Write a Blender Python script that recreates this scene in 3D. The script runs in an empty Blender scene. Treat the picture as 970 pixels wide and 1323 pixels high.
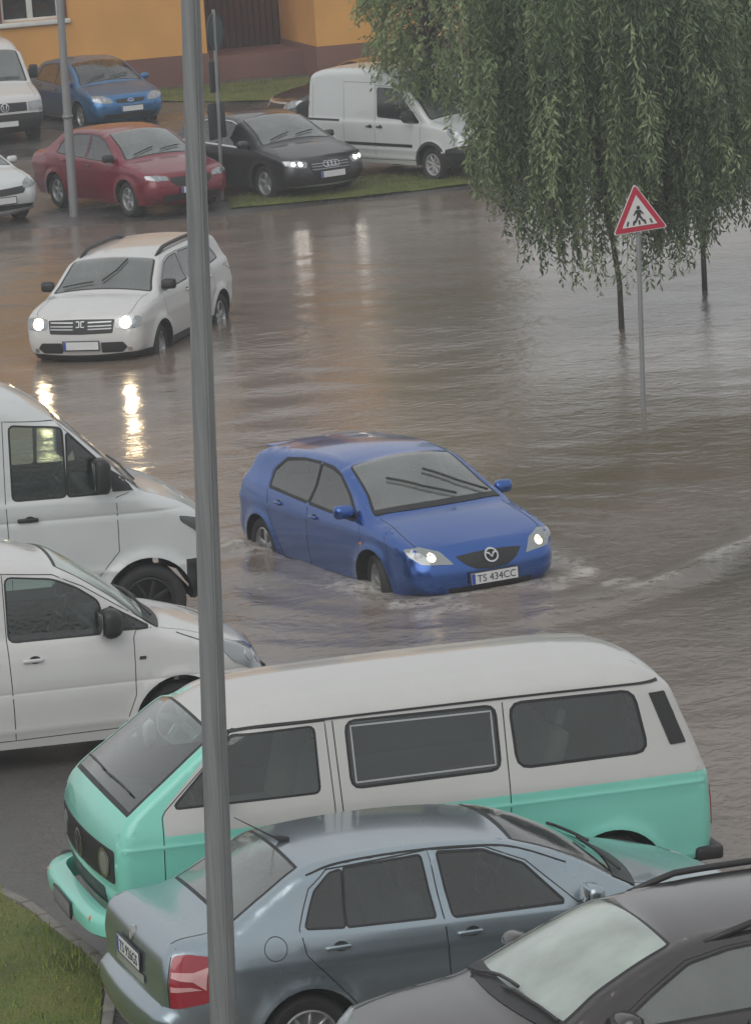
import bpy, bmesh, math, random
import numpy as np
from mathutils import Vector, Matrix
from mathutils.geometry import delaunay_2d_cdt
from mathutils.bvhtree import BVHTree

random.seed(7)
S = bpy.context.scene
COL = S.collection
R = math.radians


# ------------------------------------------------------------------ materials
def new_mat(name):
    m = bpy.data.materials.new(name)
    m.use_nodes = True
    nt = m.node_tree
    nt.nodes.clear()
    out = nt.nodes.new('ShaderNodeOutputMaterial')
    return m, nt, out


def nd(nt, typ, **kw):
    n = nt.nodes.new(typ)
    for k, v in kw.items():
        if k.startswith('i_'):
            n.inputs[k[2:].replace('_', ' ')].default_value = v
        else:
            setattr(n, k, v)
    return n


def rgb(c, a=1.0):
    return (c[0], c[1], c[2], a)


def pmat(name, col, rough=.5, metal=0., coat=0., var=.12, vscale=6., bump=0., bscale=60., spec=.5, twosided=None, emit=None, estr=0.):
    """Principled surface with a little noise in colour and roughness."""
    m, nt, out = new_mat(name)
    b = nd(nt, 'ShaderNodeBsdfPrincipled')
    b.inputs['Metallic'].default_value = metal
    b.inputs['Coat Weight'].default_value = coat
    b.inputs['Coat Roughness'].default_value = .06
    b.inputs['Specular IOR Level'].default_value = spec
    tc = nd(nt, 'ShaderNodeTexCoord')
    no = nd(nt, 'ShaderNodeTexNoise')
    no.inputs['Scale'].default_value = vscale
    no.inputs['Detail'].default_value = 5
    nt.links.new(tc.outputs['Object'], no.inputs['Vector'])
    mx = nd(nt, 'ShaderNodeMix', data_type='RGBA')
    mx.inputs[6].default_value = rgb([c * (1 - var) for c in col])
    mx.inputs[7].default_value = rgb([min(1, c * (1 + var)) for c in col])
    nt.links.new(no.outputs['Fac'], mx.inputs[0])
    csock = mx.outputs[2]
    if twosided is not None:
        ge = nd(nt, 'ShaderNodeNewGeometry')
        m2 = nd(nt, 'ShaderNodeMix', data_type='RGBA')
        nt.links.new(ge.outputs['Backfacing'], m2.inputs[0])
        nt.links.new(csock, m2.inputs[6])
        m2.inputs[7].default_value = rgb(twosided)
        csock = m2.outputs[2]
    nt.links.new(csock, b.inputs['Base Color'])
    mr = nd(nt, 'ShaderNodeMapRange')
    mr.inputs['To Min'].default_value = max(0, rough * .8)
    mr.inputs['To Max'].default_value = min(1, rough * 1.25)
    nt.links.new(no.outputs['Fac'], mr.inputs['Value'])
    nt.links.new(mr.outputs['Result'], b.inputs['Roughness'])
    if bump > 0:
        n2 = nd(nt, 'ShaderNodeTexNoise')
        n2.inputs['Scale'].default_value = bscale
        n2.inputs['Detail'].default_value = 3
        nt.links.new(tc.outputs['Object'], n2.inputs['Vector'])
        bp = nd(nt, 'ShaderNodeBump')
        bp.inputs['Strength'].default_value = 1
        bp.inputs['Distance'].default_value = bump
        nt.links.new(n2.outputs['Fac'], bp.inputs['Height'])
        nt.links.new(bp.outputs['Normal'], b.inputs['Normal'])
        nt.links.new(bp.outputs['Normal'], b.inputs['Coat Normal'])
    if emit is not None:
        b.inputs['Emission Color'].default_value = rgb(emit)
        b.inputs['Emission Strength'].default_value = estr
    nt.links.new(b.outputs[0], out.inputs['Surface'])
    return m


def paint(name, col, metal=.0, rough=.32, coat=.8):
    return pmat(name, col, rough, metal, coat, var=.06, vscale=3., bump=.00035, bscale=45., twosided=(.03, .03, .032))


def glass(name, tint=(.55, .60, .57), mist_sheen=0., mist_sheen_col=(.62, .68, .64), rough=.03):
    m, nt, out = new_mat(name)
    tr = nd(nt, 'ShaderNodeBsdfTransparent')
    tr.inputs['Color'].default_value = rgb(tint)
    gl = nd(nt, 'ShaderNodeBsdfGlossy')
    gl.inputs['Roughness'].default_value = rough
    gl.inputs['Color'].default_value = (1, 1, 1, 1)
    tc = nd(nt, 'ShaderNodeTexCoord')
    no = nd(nt, 'ShaderNodeTexNoise')
    no.inputs['Scale'].default_value = 30
    no.inputs['Detail'].default_value = 4
    nt.links.new(tc.outputs['Object'], no.inputs['Vector'])
    bp = nd(nt, 'ShaderNodeBump')
    bp.inputs['Distance'].default_value = .0012
    nt.links.new(no.outputs['Fac'], bp.inputs['Height'])
    fr = nd(nt, 'ShaderNodeFresnel')
    fr.inputs['IOR'].default_value = 1.5 if mist_sheen < .2 else 1.65
    nt.links.new(bp.outputs['Normal'], gl.inputs['Normal'])
    nt.links.new(bp.outputs['Normal'], fr.inputs['Normal'])
    mx = nd(nt, 'ShaderNodeMixShader')
    nt.links.new(fr.outputs[0], mx.inputs[0])
    nt.links.new(tr.outputs[0], mx.inputs[1])
    nt.links.new(gl.outputs[0], mx.inputs[2])
    sh = mx.outputs[0]
    if mist_sheen > 0:  # pale diffuse coat: window mist plus painted-in sky reflection
        df = nd(nt, 'ShaderNodeBsdfDiffuse')
        df.inputs['Color'].default_value = rgb(mist_sheen_col)
        n2 = nd(nt, 'ShaderNodeTexNoise')
        n2.inputs['Scale'].default_value = 2.2
        n2.inputs['Detail'].default_value = 6
        nt.links.new(tc.outputs['Object'], n2.inputs['Vector'])
        mr = nd(nt, 'ShaderNodeMapRange')
        mr.inputs['From Min'].default_value = .3
        mr.inputs['From Max'].default_value = .7
        mr.inputs['To Min'].default_value = mist_sheen * .65
        mr.inputs['To Max'].default_value = min(1, mist_sheen * 1.25)
        nt.links.new(n2.outputs['Fac'], mr.inputs['Value'])
        m2 = nd(nt, 'ShaderNodeMixShader')
        nt.links.new(mr.outputs['Result'], m2.inputs[0])
        nt.links.new(sh, m2.inputs[1])
        nt.links.new(df.outputs[0], m2.inputs[2])
        # the wet outer face still mirrors over the mist and painted sky sheen
        m3 = nd(nt, 'ShaderNodeMixShader')
        nt.links.new(fr.outputs[0], m3.inputs[0])
        nt.links.new(m2.outputs[0], m3.inputs[1])
        nt.links.new(gl.outputs[0], m3.inputs[2])
        sh = m3.outputs[0]
    nt.links.new(sh, out.inputs['Surface'])
    return m


def emat(name, col, strength):
    m, nt, out = new_mat(name)
    e = nd(nt, 'ShaderNodeEmission')
    e.inputs['Color'].default_value = rgb(col)
    e.inputs['Strength'].default_value = strength
    nt.links.new(e.outputs[0], out.inputs['Surface'])
    return m


M = {}
M['black'] = pmat('black_plastic', (.018, .018, .019), .45)
M['seal'] = pmat('rubber_seal', (.012, .012, .013), .5)
M['tyre'] = pmat('tyre_rubber', (.022, .022, .022), .7, bump=.002, bscale=80)
M['dark'] = pmat('dark_cavity', (.012, .012, .012), .9)
M['fabric'] = pmat('seat_fabric', (.035, .036, .04), .9)
M['greyfabric'] = pmat('grey_fabric', (.16, .16, .155), .9)
M['chrome'] = pmat('chrome', (.62, .63, .64), .18, 1.)
M['alloy'] = pmat('alloy', (.42, .43, .44), .35, .7)
M['whitealloy'] = pmat('hubcap', (.45, .45, .45), .4, .3)
M['lens'] = pmat('clear_lens', (.30, .32, .33), .08, .55, 1.)
M['darklens'] = pmat('smoked_lens', (.07, .075, .08), .08, .3, 1.)
M['red'] = pmat('red_lens', (.30, .012, .025), .12, 0., 1.)
M['pinklens'] = pmat('pale_lens', (.62, .34, .34), .12, 0., 1.)
M['orange'] = pmat('amber_lens', (.55, .14, .02), .15, 0., 1.)
M['plate'] = pmat('plate_white', (.62, .63, .63), .4)
M['blueband'] = pmat('plate_blue', (.03, .07, .35), .4)
M['ink'] = pmat('plate_ink', (.02, .02, .025), .5)
M['glass'] = glass('car_glass', (.66, .78, .735), .035, (.34, .43, .40))
M['glassd'] = glass('car_glass_dark', (.50, .54, .525), .04, (.26, .29, .28))
M['glassf'] = glass('car_glass_mist_sheen', (.66, .71, .68), .30, (.33, .36, .345))
M['glassw'] = glass('car_glass_fog_sheen', (.5, .55, .52), .74, (.44, .51, .465))  # mist, with the sky's reflection painted into the pale coat
M['beam'] = emat('headlamp_light', (1., .74, .42), 75.)
M['beamcool'] = emat('headlamp_light_cool', (1., .93, .82), 22.)
M['beamdim'] = emat('headlamp_light_dim', (1., .80, .48), 3.5)


# ------------------------------------------------------------------ mesh helpers
def link(name, me, mats, parent=None, smooth=True):
    if not isinstance(mats, (list, tuple)):
        mats = [mats]
    for m in mats:
        me.materials.append(m)
    if smooth:
        me.polygons.foreach_set('use_smooth', [True] * len(me.polygons))
    o = bpy.data.objects.new(name, me)
    COL.objects.link(o)
    if parent is not None:
        o.parent = parent
    return o


def bm_obj(name, bm, mats, parent=None, smooth=True, sharp=None):
    me = bpy.data.meshes.new(name)
    bmesh.ops.recalc_face_normals(bm, faces=bm.faces)
    bm.to_mesh(me)
    bm.free()
    o = link(name, me, mats, parent, smooth)
    if sharp is not None:
        me.set_sharp_from_angle(angle=R(sharp))
    return o


def py_obj(name, vs, fs, mats, parent=None, mi=None, smooth=True, merge=None, sharp=None):
    me = bpy.data.meshes.new(name)
    me.from_pydata([tuple(v) for v in vs], [], fs)
    o = link(name, me, mats, parent, smooth)
    if mi is not None:
        me.polygons.foreach_set('material_index', mi)
    if merge:
        bm = bmesh.new()
        bm.from_mesh(me)
        bmesh.ops.remove_doubles(bm, verts=bm.verts, dist=merge)
        bm.to_mesh(me)
        bm.free()
    me.update()
    if sharp is not None:
        me.set_sharp_from_angle(angle=R(sharp))
    return o


def add_box(bm, c, s, rot=None, bevel=0., seg=2):
    r = bmesh.ops.create_cube(bm, size=1.)
    vs = r['verts']
    mt = Matrix.Translation(Vector(c)) @ (rot.to_4x4() if rot is not None else Matrix.Identity(4)) @ Matrix.Diagonal((s[0], s[1], s[2], 1))
    bmesh.ops.transform(bm, matrix=mt, verts=vs)
    if bevel > 0:
        es = {e for v in vs for e in v.link_edges}
        bmesh.ops.bevel(bm, geom=list(es), offset=bevel, segments=seg, affect='EDGES', profile=.5)
    return vs


def add_tube(bm, pts, rad, n=8, caps=True):
    pts = [Vector(p) for p in pts]
    rings = []
    for i, p in enumerate(pts):
        t = (pts[min(i + 1, len(pts) - 1)] - pts[max(i - 1, 0)]).normalized()
        a = Vector((0, 0, 1)) if abs(t.z) < .9 else Vector((1, 0, 0))
        u = t.cross(a).normalized()
        w = t.cross(u)
        r = rad[i] if isinstance(rad, (list, tuple)) else rad
        rings.append([bm.verts.new(p + (u * math.cos(2 * math.pi * k / n) + w * math.sin(2 * math.pi * k / n)) * r) for k in range(n)])
    for a, b in zip(rings, rings[1:]):
        for k in range(n):
            bm.faces.new((a[k], a[(k + 1) % n], b[(k + 1) % n], b[k]))
    if caps:
        bm.faces.new(rings[0][::-1])
        bm.faces.new(rings[-1])


def add_lathe(bm, prof, n=28, c=(0, 0, 0), axis='y', closed=False):
    """prof: list of (radius, along axis)."""
    rings = []
    for r, a in prof:
        ring = []
        for k in range(n):
            t = 2 * math.pi * k / n
            if axis == 'y':
                p = (c[0] + r * math.cos(t), c[1] + a, c[2] + r * math.sin(t))
            elif axis == 'z':
                p = (c[0] + r * math.cos(t), c[1] + r * math.sin(t), c[2] + a)
            else:
                p = (c[0] + a, c[1] + r * math.cos(t), c[2] + r * math.sin(t))
            ring.append(bm.verts.new(p))
        rings.append(ring)
    prs = list(zip(rings, rings[1:]))
    if closed:
        prs.append((rings[-1], rings[0]))
    for a, b in prs:
        for k in range(n):
            bm.faces.new((a[k], a[(k + 1) % n], b[(k + 1) % n], b[k]))
    return rings


def tag(o, label, cat, group=None, kind=None):
    o['label'] = label
    o['category'] = cat
    if group:
        o['group'] = group
    if kind:
        o['kind'] = kind
    return o


def empty(name, loc=(0, 0, 0), rz=0.):
    o = bpy.data.objects.new(name, None)
    o.empty_display_size = .2
    COL.objects.link(o)
    o.location = loc
    o.rotation_euler = (0, 0, rz)
    return o


# ------------------------------------------------------------------ 2-D helpers
def densify(poly, step, closed=True):
    out = []
    n = len(poly)
    for i in range(n if closed else n - 1):
        a, b = np.array(poly[i], float), np.array(poly[(i + 1) % n], float)
        k = max(1, int(math.ceil(np.linalg.norm(b - a) / step)))
        for j in range(k):
            out.append(tuple(a + (b - a) * j / k))
    if not closed:
        out.append(tuple(poly[-1]))
    return out


def rounded(poly, r, n=4):
    """Round the corners of a polygon."""
    out = []
    m = len(poly)
    for i in range(m):
        p, q, s = (np.array(poly[(i + k) % m], float) for k in (-1, 0, 1))
        d1, d2 = p - q, s - q
        l1, l2 = np.linalg.norm(d1), np.linalg.norm(d2)
        rr = min(r, l1 * .45, l2 * .45)
        a, b = q + d1 / l1 * rr, q + d2 / l2 * rr
        for k in range(n + 1):
            t = k / n
            out.append(tuple((1 - t) ** 2 * a + 2 * t * (1 - t) * q + t * t * b))
    return out


def inpoly(P, poly):
    P = np.asarray(P)
    x, y = P[:, 0], P[:, 1]
    ins = np.zeros(len(P), bool)
    a = np.asarray(poly, float)
    b = np.roll(a, -1, 0)
    for (x1, y1), (x2, y2) in zip(a, b):
        c = (y1 > y) != (y2 > y)
        if y1 != y2:
            ins ^= c & (x < (x2 - x1) * (y - y1) / (y2 - y1) + x1)
    return ins


def offset_poly(poly, d):
    a = np.asarray(poly, float)
    area = 0.5 * np.sum(a[:, 0] * np.roll(a[:, 1], -1) - np.roll(a[:, 0], -1) * a[:, 1])
    sg = 1 if area > 0 else -1
    t = np.roll(a, -1, 0) - np.roll(a, 1, 0)
    L = np.maximum(np.linalg.norm(t, axis=1), 1e-9)
    nrm = np.stack([t[:, 1], -t[:, 0]], 1) / L[:, None] * sg
    return [tuple(p) for p in a + nrm * d]


def catmull(P, step=.05):
    """Centripetal Catmull-Rom through P; returns points and segment index of each."""
    P = [np.array(p, float) for p in P]
    Q = [2 * P[0] - P[1]] + P + [2 * P[-1] - P[-2]]
    pts, seg = [], []
    for i in range(1, len(Q) - 2):
        p0, p1, p2, p3 = Q[i - 1:i + 3]
        t0 = 0
        t1 = t0 + max(np.linalg.norm(p1 - p0), 1e-6) ** .5
        t2 = t1 + max(np.linalg.norm(p2 - p1), 1e-6) ** .5
        t3 = t2 + max(np.linalg.norm(p3 - p2), 1e-6) ** .5
        k = max(2, int(math.ceil(np.linalg.norm(p2 - p1) / step)))
        for j in range(k):
            t = t1 + (t2 - t1) * j / k
            a1 = (t1 - t) / (t1 - t0) * p0 + (t - t0) / (t1 - t0) * p1
            a2 = (t2 - t) / (t2 - t1) * p1 + (t - t1) / (t2 - t1) * p2
            a3 = (t3 - t) / (t3 - t2) * p2 + (t - t2) / (t3 - t2) * p3
            b1 = (t2 - t) / (t2 - t0) * a1 + (t - t0) / (t2 - t0) * a2
            b2 = (t3 - t) / (t3 - t1) * a2 + (t - t1) / (t3 - t1) * a3
            pts.append((t2 - t) / (t2 - t1) * b1 + (t - t1) / (t2 - t1) * b2)
            seg.append(i - 1)
    pts.append(P[-1])
    seg.append(len(P) - 2)
    return np.array(pts), seg


def smooth_arr(a, n=3):
    a = np.asarray(a, float)
    for _ in range(n):
        p = np.pad(a, 1, mode='edge')
        a = (p[:-2] + 2 * p[1:-1] + p[2:]) / 4
    return a


# ------------------------------------------------------------------ the vehicle builder
class Vehicle:
    def __init__(s, name, label, cat, pose, sp, group=None):
        s.sp = sp
        x, y, z, hd = pose[:4]
        pitch = pose[4] if len(pose) > 4 else 0.   # slope: nose down positive
        s.root = empty(name)
        cen = -1.35
        s.root.matrix_world = (Matrix.Translation((x, y, z)) @ Matrix.Rotation(R(hd), 4, 'Z') @ Matrix.Translation((cen, 0, 0))
                               @ Matrix.Rotation(math.atan(pitch), 4, 'Y') @ Matrix.Translation((-cen, 0, 0)))
        tag(s.root, label, cat, group)
        s.objs = []
        s.build()

    # width of the body at (x, z), before edge rounding
    def wb(s, x, z):
        sp = s.sp
        px = np.interp(x, [p[0] for p in sp['plan']], [p[1] for p in sp['plan']])
        zb = np.interp(x, [p[0] for p in sp['belt']], [p[1] for p in sp['belt']])
        k = .03
        up = np.logaddexp(0, (z - zb) / k) * k
        w = sp['W'] * px - sp['tum'] * up - sp.get('shoulder', .02) / (1 + np.exp(-(z - zb - .01) / .012))
        zm = sp.get('zmid', .62)
        w = w - sp.get('bulge', .10) * np.clip(z - zm, 0, .5) ** 2 - sp.get('tuck', .35) * np.clip(zm - z, 0, 1) ** 2
        for cz, d, wd in sp.get('creases', ()):
            w = w + d * np.exp(-((z - cz) / wd) ** 2)
        for ax, az, ar in sp['arches']:
            dd = np.sqrt((x - ax) ** 2 + (z - az) ** 2) - ar
            w = w + sp.get('flare', .018) * np.exp(-(dd / .055) ** 2)
        return w

    def fillet(s, x, z):
        P = np.stack([x, z], -1)
        A, B = s.sil[:-1], s.sil[1:]
        best = np.full(len(P), 1e9)
        ry = np.zeros(len(P))
        rd = np.zeros(len(P))
        for i in range(len(A)):
            ab = B[i] - A[i]
            t = np.clip(((P - A[i]) @ ab) / max(ab @ ab, 1e-12), 0, 1)
            d = np.linalg.norm(P - (A[i] + t[:, None] * ab), axis=1)
            m = d < best
            best = np.where(m, d, best)
            ry = np.where(m, s.ry[i] + (s.ry[i + 1] - s.ry[i]) * t, ry)
            rd = np.where(m, s.rd[i] + (s.rd[i + 1] - s.rd[i]) * t, rd)
        t = np.clip(best / rd, 0, 1)
        return ry * (1 - np.sqrt(np.maximum(0, 1 - (1 - t) ** 2)))

    def w(s, x, z):
        x = np.atleast_1d(np.asarray(x, float))
        z = np.atleast_1d(np.asarray(z, float))
        return np.maximum(s.wb(x, z) - s.fillet(x, z), .03)

    def build(s):
        sp = s.sp
        top = sp['top']
        s.sil, seg = catmull([(p[0], p[1]) for p in top], sp.get('step', .055))
        reg = [top[k][2] for k in seg]
        # narrow rows at the foot and head of each pane, for its rubber seal
        pts, rg = [], []
        for i in range(len(s.sil)):
            g0 = reg[i] in sp['glass']
            f0 = i > 0 and reg[i - 1] != reg[i]
            l0 = i < len(reg) - 1 and reg[i + 1] != reg[i]
            pts.append(s.sil[i])
            rg.append(reg[i])
            if g0 and i < len(s.sil) - 1 and (f0 or l0):
                d = s.sil[i + 1] - s.sil[i]
                L = np.linalg.norm(d)
                if L > .04:
                    pts.append(s.sil[i] + d * (.024 / L if f0 else 1 - .024 / L))
                    rg.append(reg[i])
        s.sil, reg = np.array(pts), rg
        s.reg = reg
        F = sp['fil']
        g = lambda r: F.get(r, F['default'])
        s.ry = smooth_arr([g(r)[0] for r in reg], 3)
        s.rd = smooth_arr([g(r)[1] for r in reg], 3)
        s.cr = smooth_arr([g(r)[2] for r in reg], 3)
        n = len(s.sil)
        tan = np.gradient(s.sil, axis=0)
        tan /= np.linalg.norm(tan, axis=1)[:, None]
        s.nrm = np.stack([-tan[:, 1], tan[:, 0]], 1) * -1     # outward: front->up->back walk keeps the body on the left
        if s.nrm[n // 2][1] < 0:
            s.nrm = -s.nrm
        s.mats = [M[k] for k in sp['mats']]      # 0 paint, 1 seal, 2...
        s.ribbon()
        s.side()
        s.emit()
        s.bvh_build()
        s.underside()
        s.gaps_auto()
        s.wheels()
        s.interior()
        for f in sp.get('extras', ()):
            f(s)

    # central skin: front fascia, bonnet, windscreen, roof, tail
    def ribbon(s):
        sp = s.sp
        n = len(s.sil)
        wr = s.wb(s.sil[:, 0], s.sil[:, 1]) - s.ry
        gl = sp['glass']                           # region -> (material key, v limit)
        vs = sorted(set([-1, -.975, -.93, -.88, -.75, -.6, -.4, -.2, 0, .2, .4, .6, .75, .88, .93, .975, 1]))
        nv = len(vs)
        V = np.zeros((n, nv, 3))
        for j, v in enumerate(vs):
            c = s.cr * (1 - v * v)
            V[:, j, 0] = s.sil[:, 0] + s.nrm[:, 0] * c
            V[:, j, 1] = wr * v
            V[:, j, 2] = s.sil[:, 1] + s.nrm[:, 1] * c
        s.parts = {}                               # name -> [verts, faces, mats, extra]
        s.ribV = V
        for i in range(n - 1):
            r = s.reg[i]
            first = i == 0 or s.reg[i - 1] != r
            last = i == n - 2 or s.reg[i + 1] != r
            for j in range(nv - 1):
                q = [V[i, j], V[i, j + 1], V[i + 1, j + 1], V[i + 1, j]]
                nn = np.cross(q[1] - q[0], q[3] - q[0])
                if nn[0] * s.nrm[i, 0] + nn[2] * s.nrm[i, 1] < 0:
                    q = q[::-1]
                vm = abs(vs[j] + vs[j + 1]) / 2
                if r in gl:
                    if vm > .975:
                        part, mi = 'body', 0
                    elif vm > .93 or ((first or last) and s.sp.get('glassedge', True)):
                        part, mi = 'body', 1
                    else:
                        part, mi = r, 0
                else:
                    part = sp.get('rparts', {}).get(r, 'body')
                    mi = sp.get('rmat', {}).get(r, 0)
                    if callable(mi):
                        mi = mi(float(np.mean([k[0] for k in q])), float(np.mean([k[2] for k in q])))
                s.add(part, q, mi)

    def add(s, part, q, mi):
        p = s.parts.setdefault(part, [[], [], []])
        b = len(p[0])
        p[0].extend(q)
        p[1].append(list(range(b, b + len(q))))
        p[2].append(mi)

    def side(s):
        sp = s.sp
        sil = s.sil
        bottom = densify([tuple(sil[-1]), tuple(sil[0])], .08, closed=False)
        loop = [tuple(p) for p in sil] + bottom[1:-1]
        verts, edges = [], []

        def poly_in(pl):
            b = len(verts)
            verts.extend(pl)
            edges.extend([(b + k, b + (k + 1) % len(pl)) for k in range(len(pl))])
        poly_in(loop)
        arches = []
        for ax, az, ar in sp['arches']:
            pl = [(ax + ar * math.cos(t), az + ar * math.sin(t)) for t in np.linspace(0, 2 * math.pi, 41)[:-1]]
            arches.append(pl)
            poly_in(pl)
        wins = []
        for wn in sp['windows']:
            pl = rounded(wn['poly'], wn.get('r', .03), 3)
            pl = densify(pl, .07)
            op = offset_poly(pl, wn.get('seal', .016))
            wins.append((pl, op, wn))
            poly_in(pl)
            poly_in(op)
        doors = []
        for d in sp['doors']:
            pl = densify(d['poly'], .08)
            doors.append((pl, d))
            poly_in(pl)
        zones = []
        for z in sp.get('zones', ()):
            pl = densify(z[0], .08)
            zones.append((pl, z[1]))
            poly_in(pl)
        bums = []
        for nm, pl in sp.get('bumpers', ()):
            pl = densify(pl, .06)
            bums.append((nm, pl))
            poly_in(pl)
        # rows hugging the outline, for the rounded edges
        lp = np.array(loop)
        off = []
        for t in (.012, .05, .12, .22, .36, .55, .8, 1.05):
            q = sil - s.nrm * (s.rd * t)[:, None]
            A = sil
            d = np.min(np.linalg.norm(q[:, None, :] - A[None, :, :], axis=2), axis=1)
            ok = d > s.rd * t * .93
            off.append(q[ok])
        off = np.concatenate(off)
        off = off[inpoly(off, loop)]
        x0, x1 = sil[:, 0].min(), sil[:, 0].max()
        z0, z1 = sil[:, 1].min(), sil[:, 1].max()
        gs = sp.get('grid', .075)
        gx, gz = np.meshgrid(np.arange(x0, x1, gs), np.arange(z0, z1, gs))
        gp = np.stack([gx.ravel() + .5 * gs * (np.round(gz.ravel() / gs) % 2), gz.ravel()], 1)
        gp = gp[inpoly(gp, loop)]
        ring = []
        for ax, az, ar in sp['arches']:
            for k in (1.04, 1.1, 1.2, 1.32):
                ring += [(ax + ar * k * math.cos(t), az + ar * k * math.sin(t)) for t in np.linspace(0, 2 * math.pi, 41)[:-1]]
        ring = np.array(ring)
        ring = ring[inpoly(ring, loop)]
        # rows along the creases and the waist line, as edges the mesh must keep
        bx = [p[0] for p in sp['belt']]
        bz = [p[1] for p in sp['belt']]
        lines = [lambda x, c=cz + k * wd: np.full_like(x, c) for cz, d, wd in sp.get('creases', ()) for k in (-1.6, -.8, 0, .8, 1.6)]
        lines += [lambda x, c=k: np.interp(x, bx, bz) + c for k in (-.035, -.012, .004, .02, .04, .075)]
        ok = np.ones(len(gp), bool)
        for ln in lines:
            ok &= np.abs(gp[:, 1] - ln(gp[:, 0])) > .028
        gp = gp[ok]
        for ln in lines:
            xs = np.arange(x0 + .03, x1 - .03, .05)
            q = np.stack([xs, ln(xs)], 1)
            ins = inpoly(q, loop)
            dd = np.array([np.min(np.linalg.norm(sil - p, axis=1)) for p in q])
            ins &= dd > .03
            prev = None
            for p, i in zip(q, ins):
                if i:
                    verts.append(tuple(p))
                    if prev is not None:
                        edges.append((prev, len(verts) - 1))
                    prev = len(verts) - 1
                else:
                    prev = None
        allp = verts + [tuple(p) for p in np.concatenate([off, gp, ring])]
        r = delaunay_2d_cdt([Vector((float(p[0]), float(p[1]))) for p in allp], edges, [], 0, 2e-3)
        V2 = np.array([(v.x, v.y) for v in r[0]])
        T = np.array([f for f in r[2] if len(f) == 3])
        C = V2[T].mean(1)
        keep = inpoly(C, loop)
        for pl in arches:
            keep &= ~inpoly(C, pl)
        T, C = T[keep], C[keep]
        part = np.array(['body'] * len(T), dtype=object)
        mi = np.zeros(len(T), int)
        for pl, k in zones:
            mi[inpoly(C, pl)] = k
        for nm, pl in bums:
            part[inpoly(C, pl)] = nm
        for k, (pl, d) in enumerate(doors):
            part[inpoly(C, pl)] = 'door%d' % k
        for k, (pl, op, wn) in enumerate(wins):
            m = inpoly(C, op)
            mi[m] = 1
            m = inpoly(C, pl)
            part[m] = 'win%d' % k
            mi[m] = 0
        y = s.w(V2[:, 0], V2[:, 1])
        # boundary vertices on the outline must meet the central skin exactly
        s.side_parts = {}
        for t, pn, m in zip(T, part, mi):
            a = V2[t]
            ar = (a[1][0] - a[0][0]) * (a[2][1] - a[0][1]) - (a[2][0] - a[0][0]) * (a[1][1] - a[0][1])
            if abs(ar) < 1e-9:
                continue
            tt = t if ar > 0 else t[::-1]
            s.side_parts.setdefault(pn, []).append((tuple(tt), int(m)))
        s.V2, s.Y = V2, y

    def emit(s):
        sp = s.sp
        V2, Y = s.V2, s.Y
        P3 = {sg: np.stack([V2[:, 0], sg * Y, V2[:, 1]], 1) for sg in (-1, 1)}

        def sidefaces(pn, sg, inset=0.):
            used, vs, fs, ms = {}, [], [], []
            for t, m in s.side_parts.get(pn, []):
                f = []
                for k in t:
                    if k not in used:
                        used[k] = len(vs)
                        p = P3[sg][k].copy()
                        p[1] -= sg * inset
                        vs.append(p)
                    f.append(used[k])
                fs.append(f if sg < 0 else f[::-1])
                ms.append(m)
            return vs, fs, ms

        def merge(a, b):
            k = len(a[0])
            return a[0] + b[0], a[1] + [[i + k for i in f] for f in b[1]], a[2] + b[2]
        # body and its one-piece panels
        for pn, dat in s.parts.items():
            acc = (dat[0], dat[1], dat[2])
            if pn in s.side_parts and pn != 'body':
                for sg in (-1, 1):
                    acc = merge(acc, sidefaces(pn, sg))
                s.side_parts.pop(pn)
            if pn == 'body':
                for sg in (-1, 1):
                    acc = merge(acc, sidefaces('body', sg))
            if pn in sp['glass']:
                o = py_obj(pn, acc[0], acc[1], [M[sp['glass'][pn]]], s.root, merge=1e-4)
            else:
                o = py_obj(pn, acc[0], acc[1], s.mats, s.root, mi=acc[2], merge=2.5e-3, sharp=50)
            if pn == 'body':
                s.body = o
            s.objs.append(o)
            setattr(s, 'p_' + pn, o)
        s.doors = {}
        for sg in (-1, 1):
            for k, d in enumerate(sp['doors']):
                if d.get('side') and d['side'] != sg:
                    o = None
                    vs, fs, ms = sidefaces('door%d' % k, sg)
                    o = py_obj('side_panel', vs, fs, s.mats, s.root, mi=ms)
                    s.objs.append(o)
                    continue
                vs, fs, ms = sidefaces('door%d' % k, sg)
                if not fs:
                    continue
                o = py_obj(d.get('name', 'door'), vs, fs, s.mats, s.root, mi=ms)
                s.doors[(sg, k)] = o
                s.objs.append(o)
            for k, wn in enumerate(sp['windows']):
                vs, fs, ms = sidefaces('win%d' % k, sg, .004)
                if not fs:
                    continue
                pa = s.doors.get((sg, wn['door']), s.root) if 'door' in wn else s.root
                o = py_obj(wn.get('name', 'side_window'), vs, fs, [M[wn.get('mat', sp['sideglass'])]], pa)
                s.objs.append(o)

    def bvh_build(s):
        vs, fs = [], []
        for o in s.objs:
            b = len(vs)
            vs += [v.co.copy() for v in o.data.vertices]
            fs += [[i + b for i in p.vertices] for p in o.data.polygons]
        s.bvh = BVHTree.FromPolygons(vs, fs)

    # ---- things laid on the skin -------------------------------------------------
    def frame(s, view, sg=1):
        """view: 'front','rear','side','top' or ('front',deg) / ('rear',deg): direction the surface is seen from."""
        deg = 0
        if isinstance(view, tuple):
            view, deg = view
        c, n = math.cos(R(deg)), math.sin(R(deg))
        if view == 'front':
            d, u, v = Vector((c, n * sg, 0)), Vector((-n, c * sg, 0)), Vector((0, 0, 1))
        elif view == 'rear':
            d, u, v = Vector((-c, n * sg, 0)), Vector((n, c * sg, 0)), Vector((0, 0, 1))
        elif view == 'side':
            d, u, v = Vector((0, sg, 0)), Vector((1, 0, 0)), Vector((0, 0, 1))
        else:
            d, u, v = Vector((0, 0, 1)), Vector((1, 0, 0)), Vector((0, sg, 0))
        return d, u, v

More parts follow.
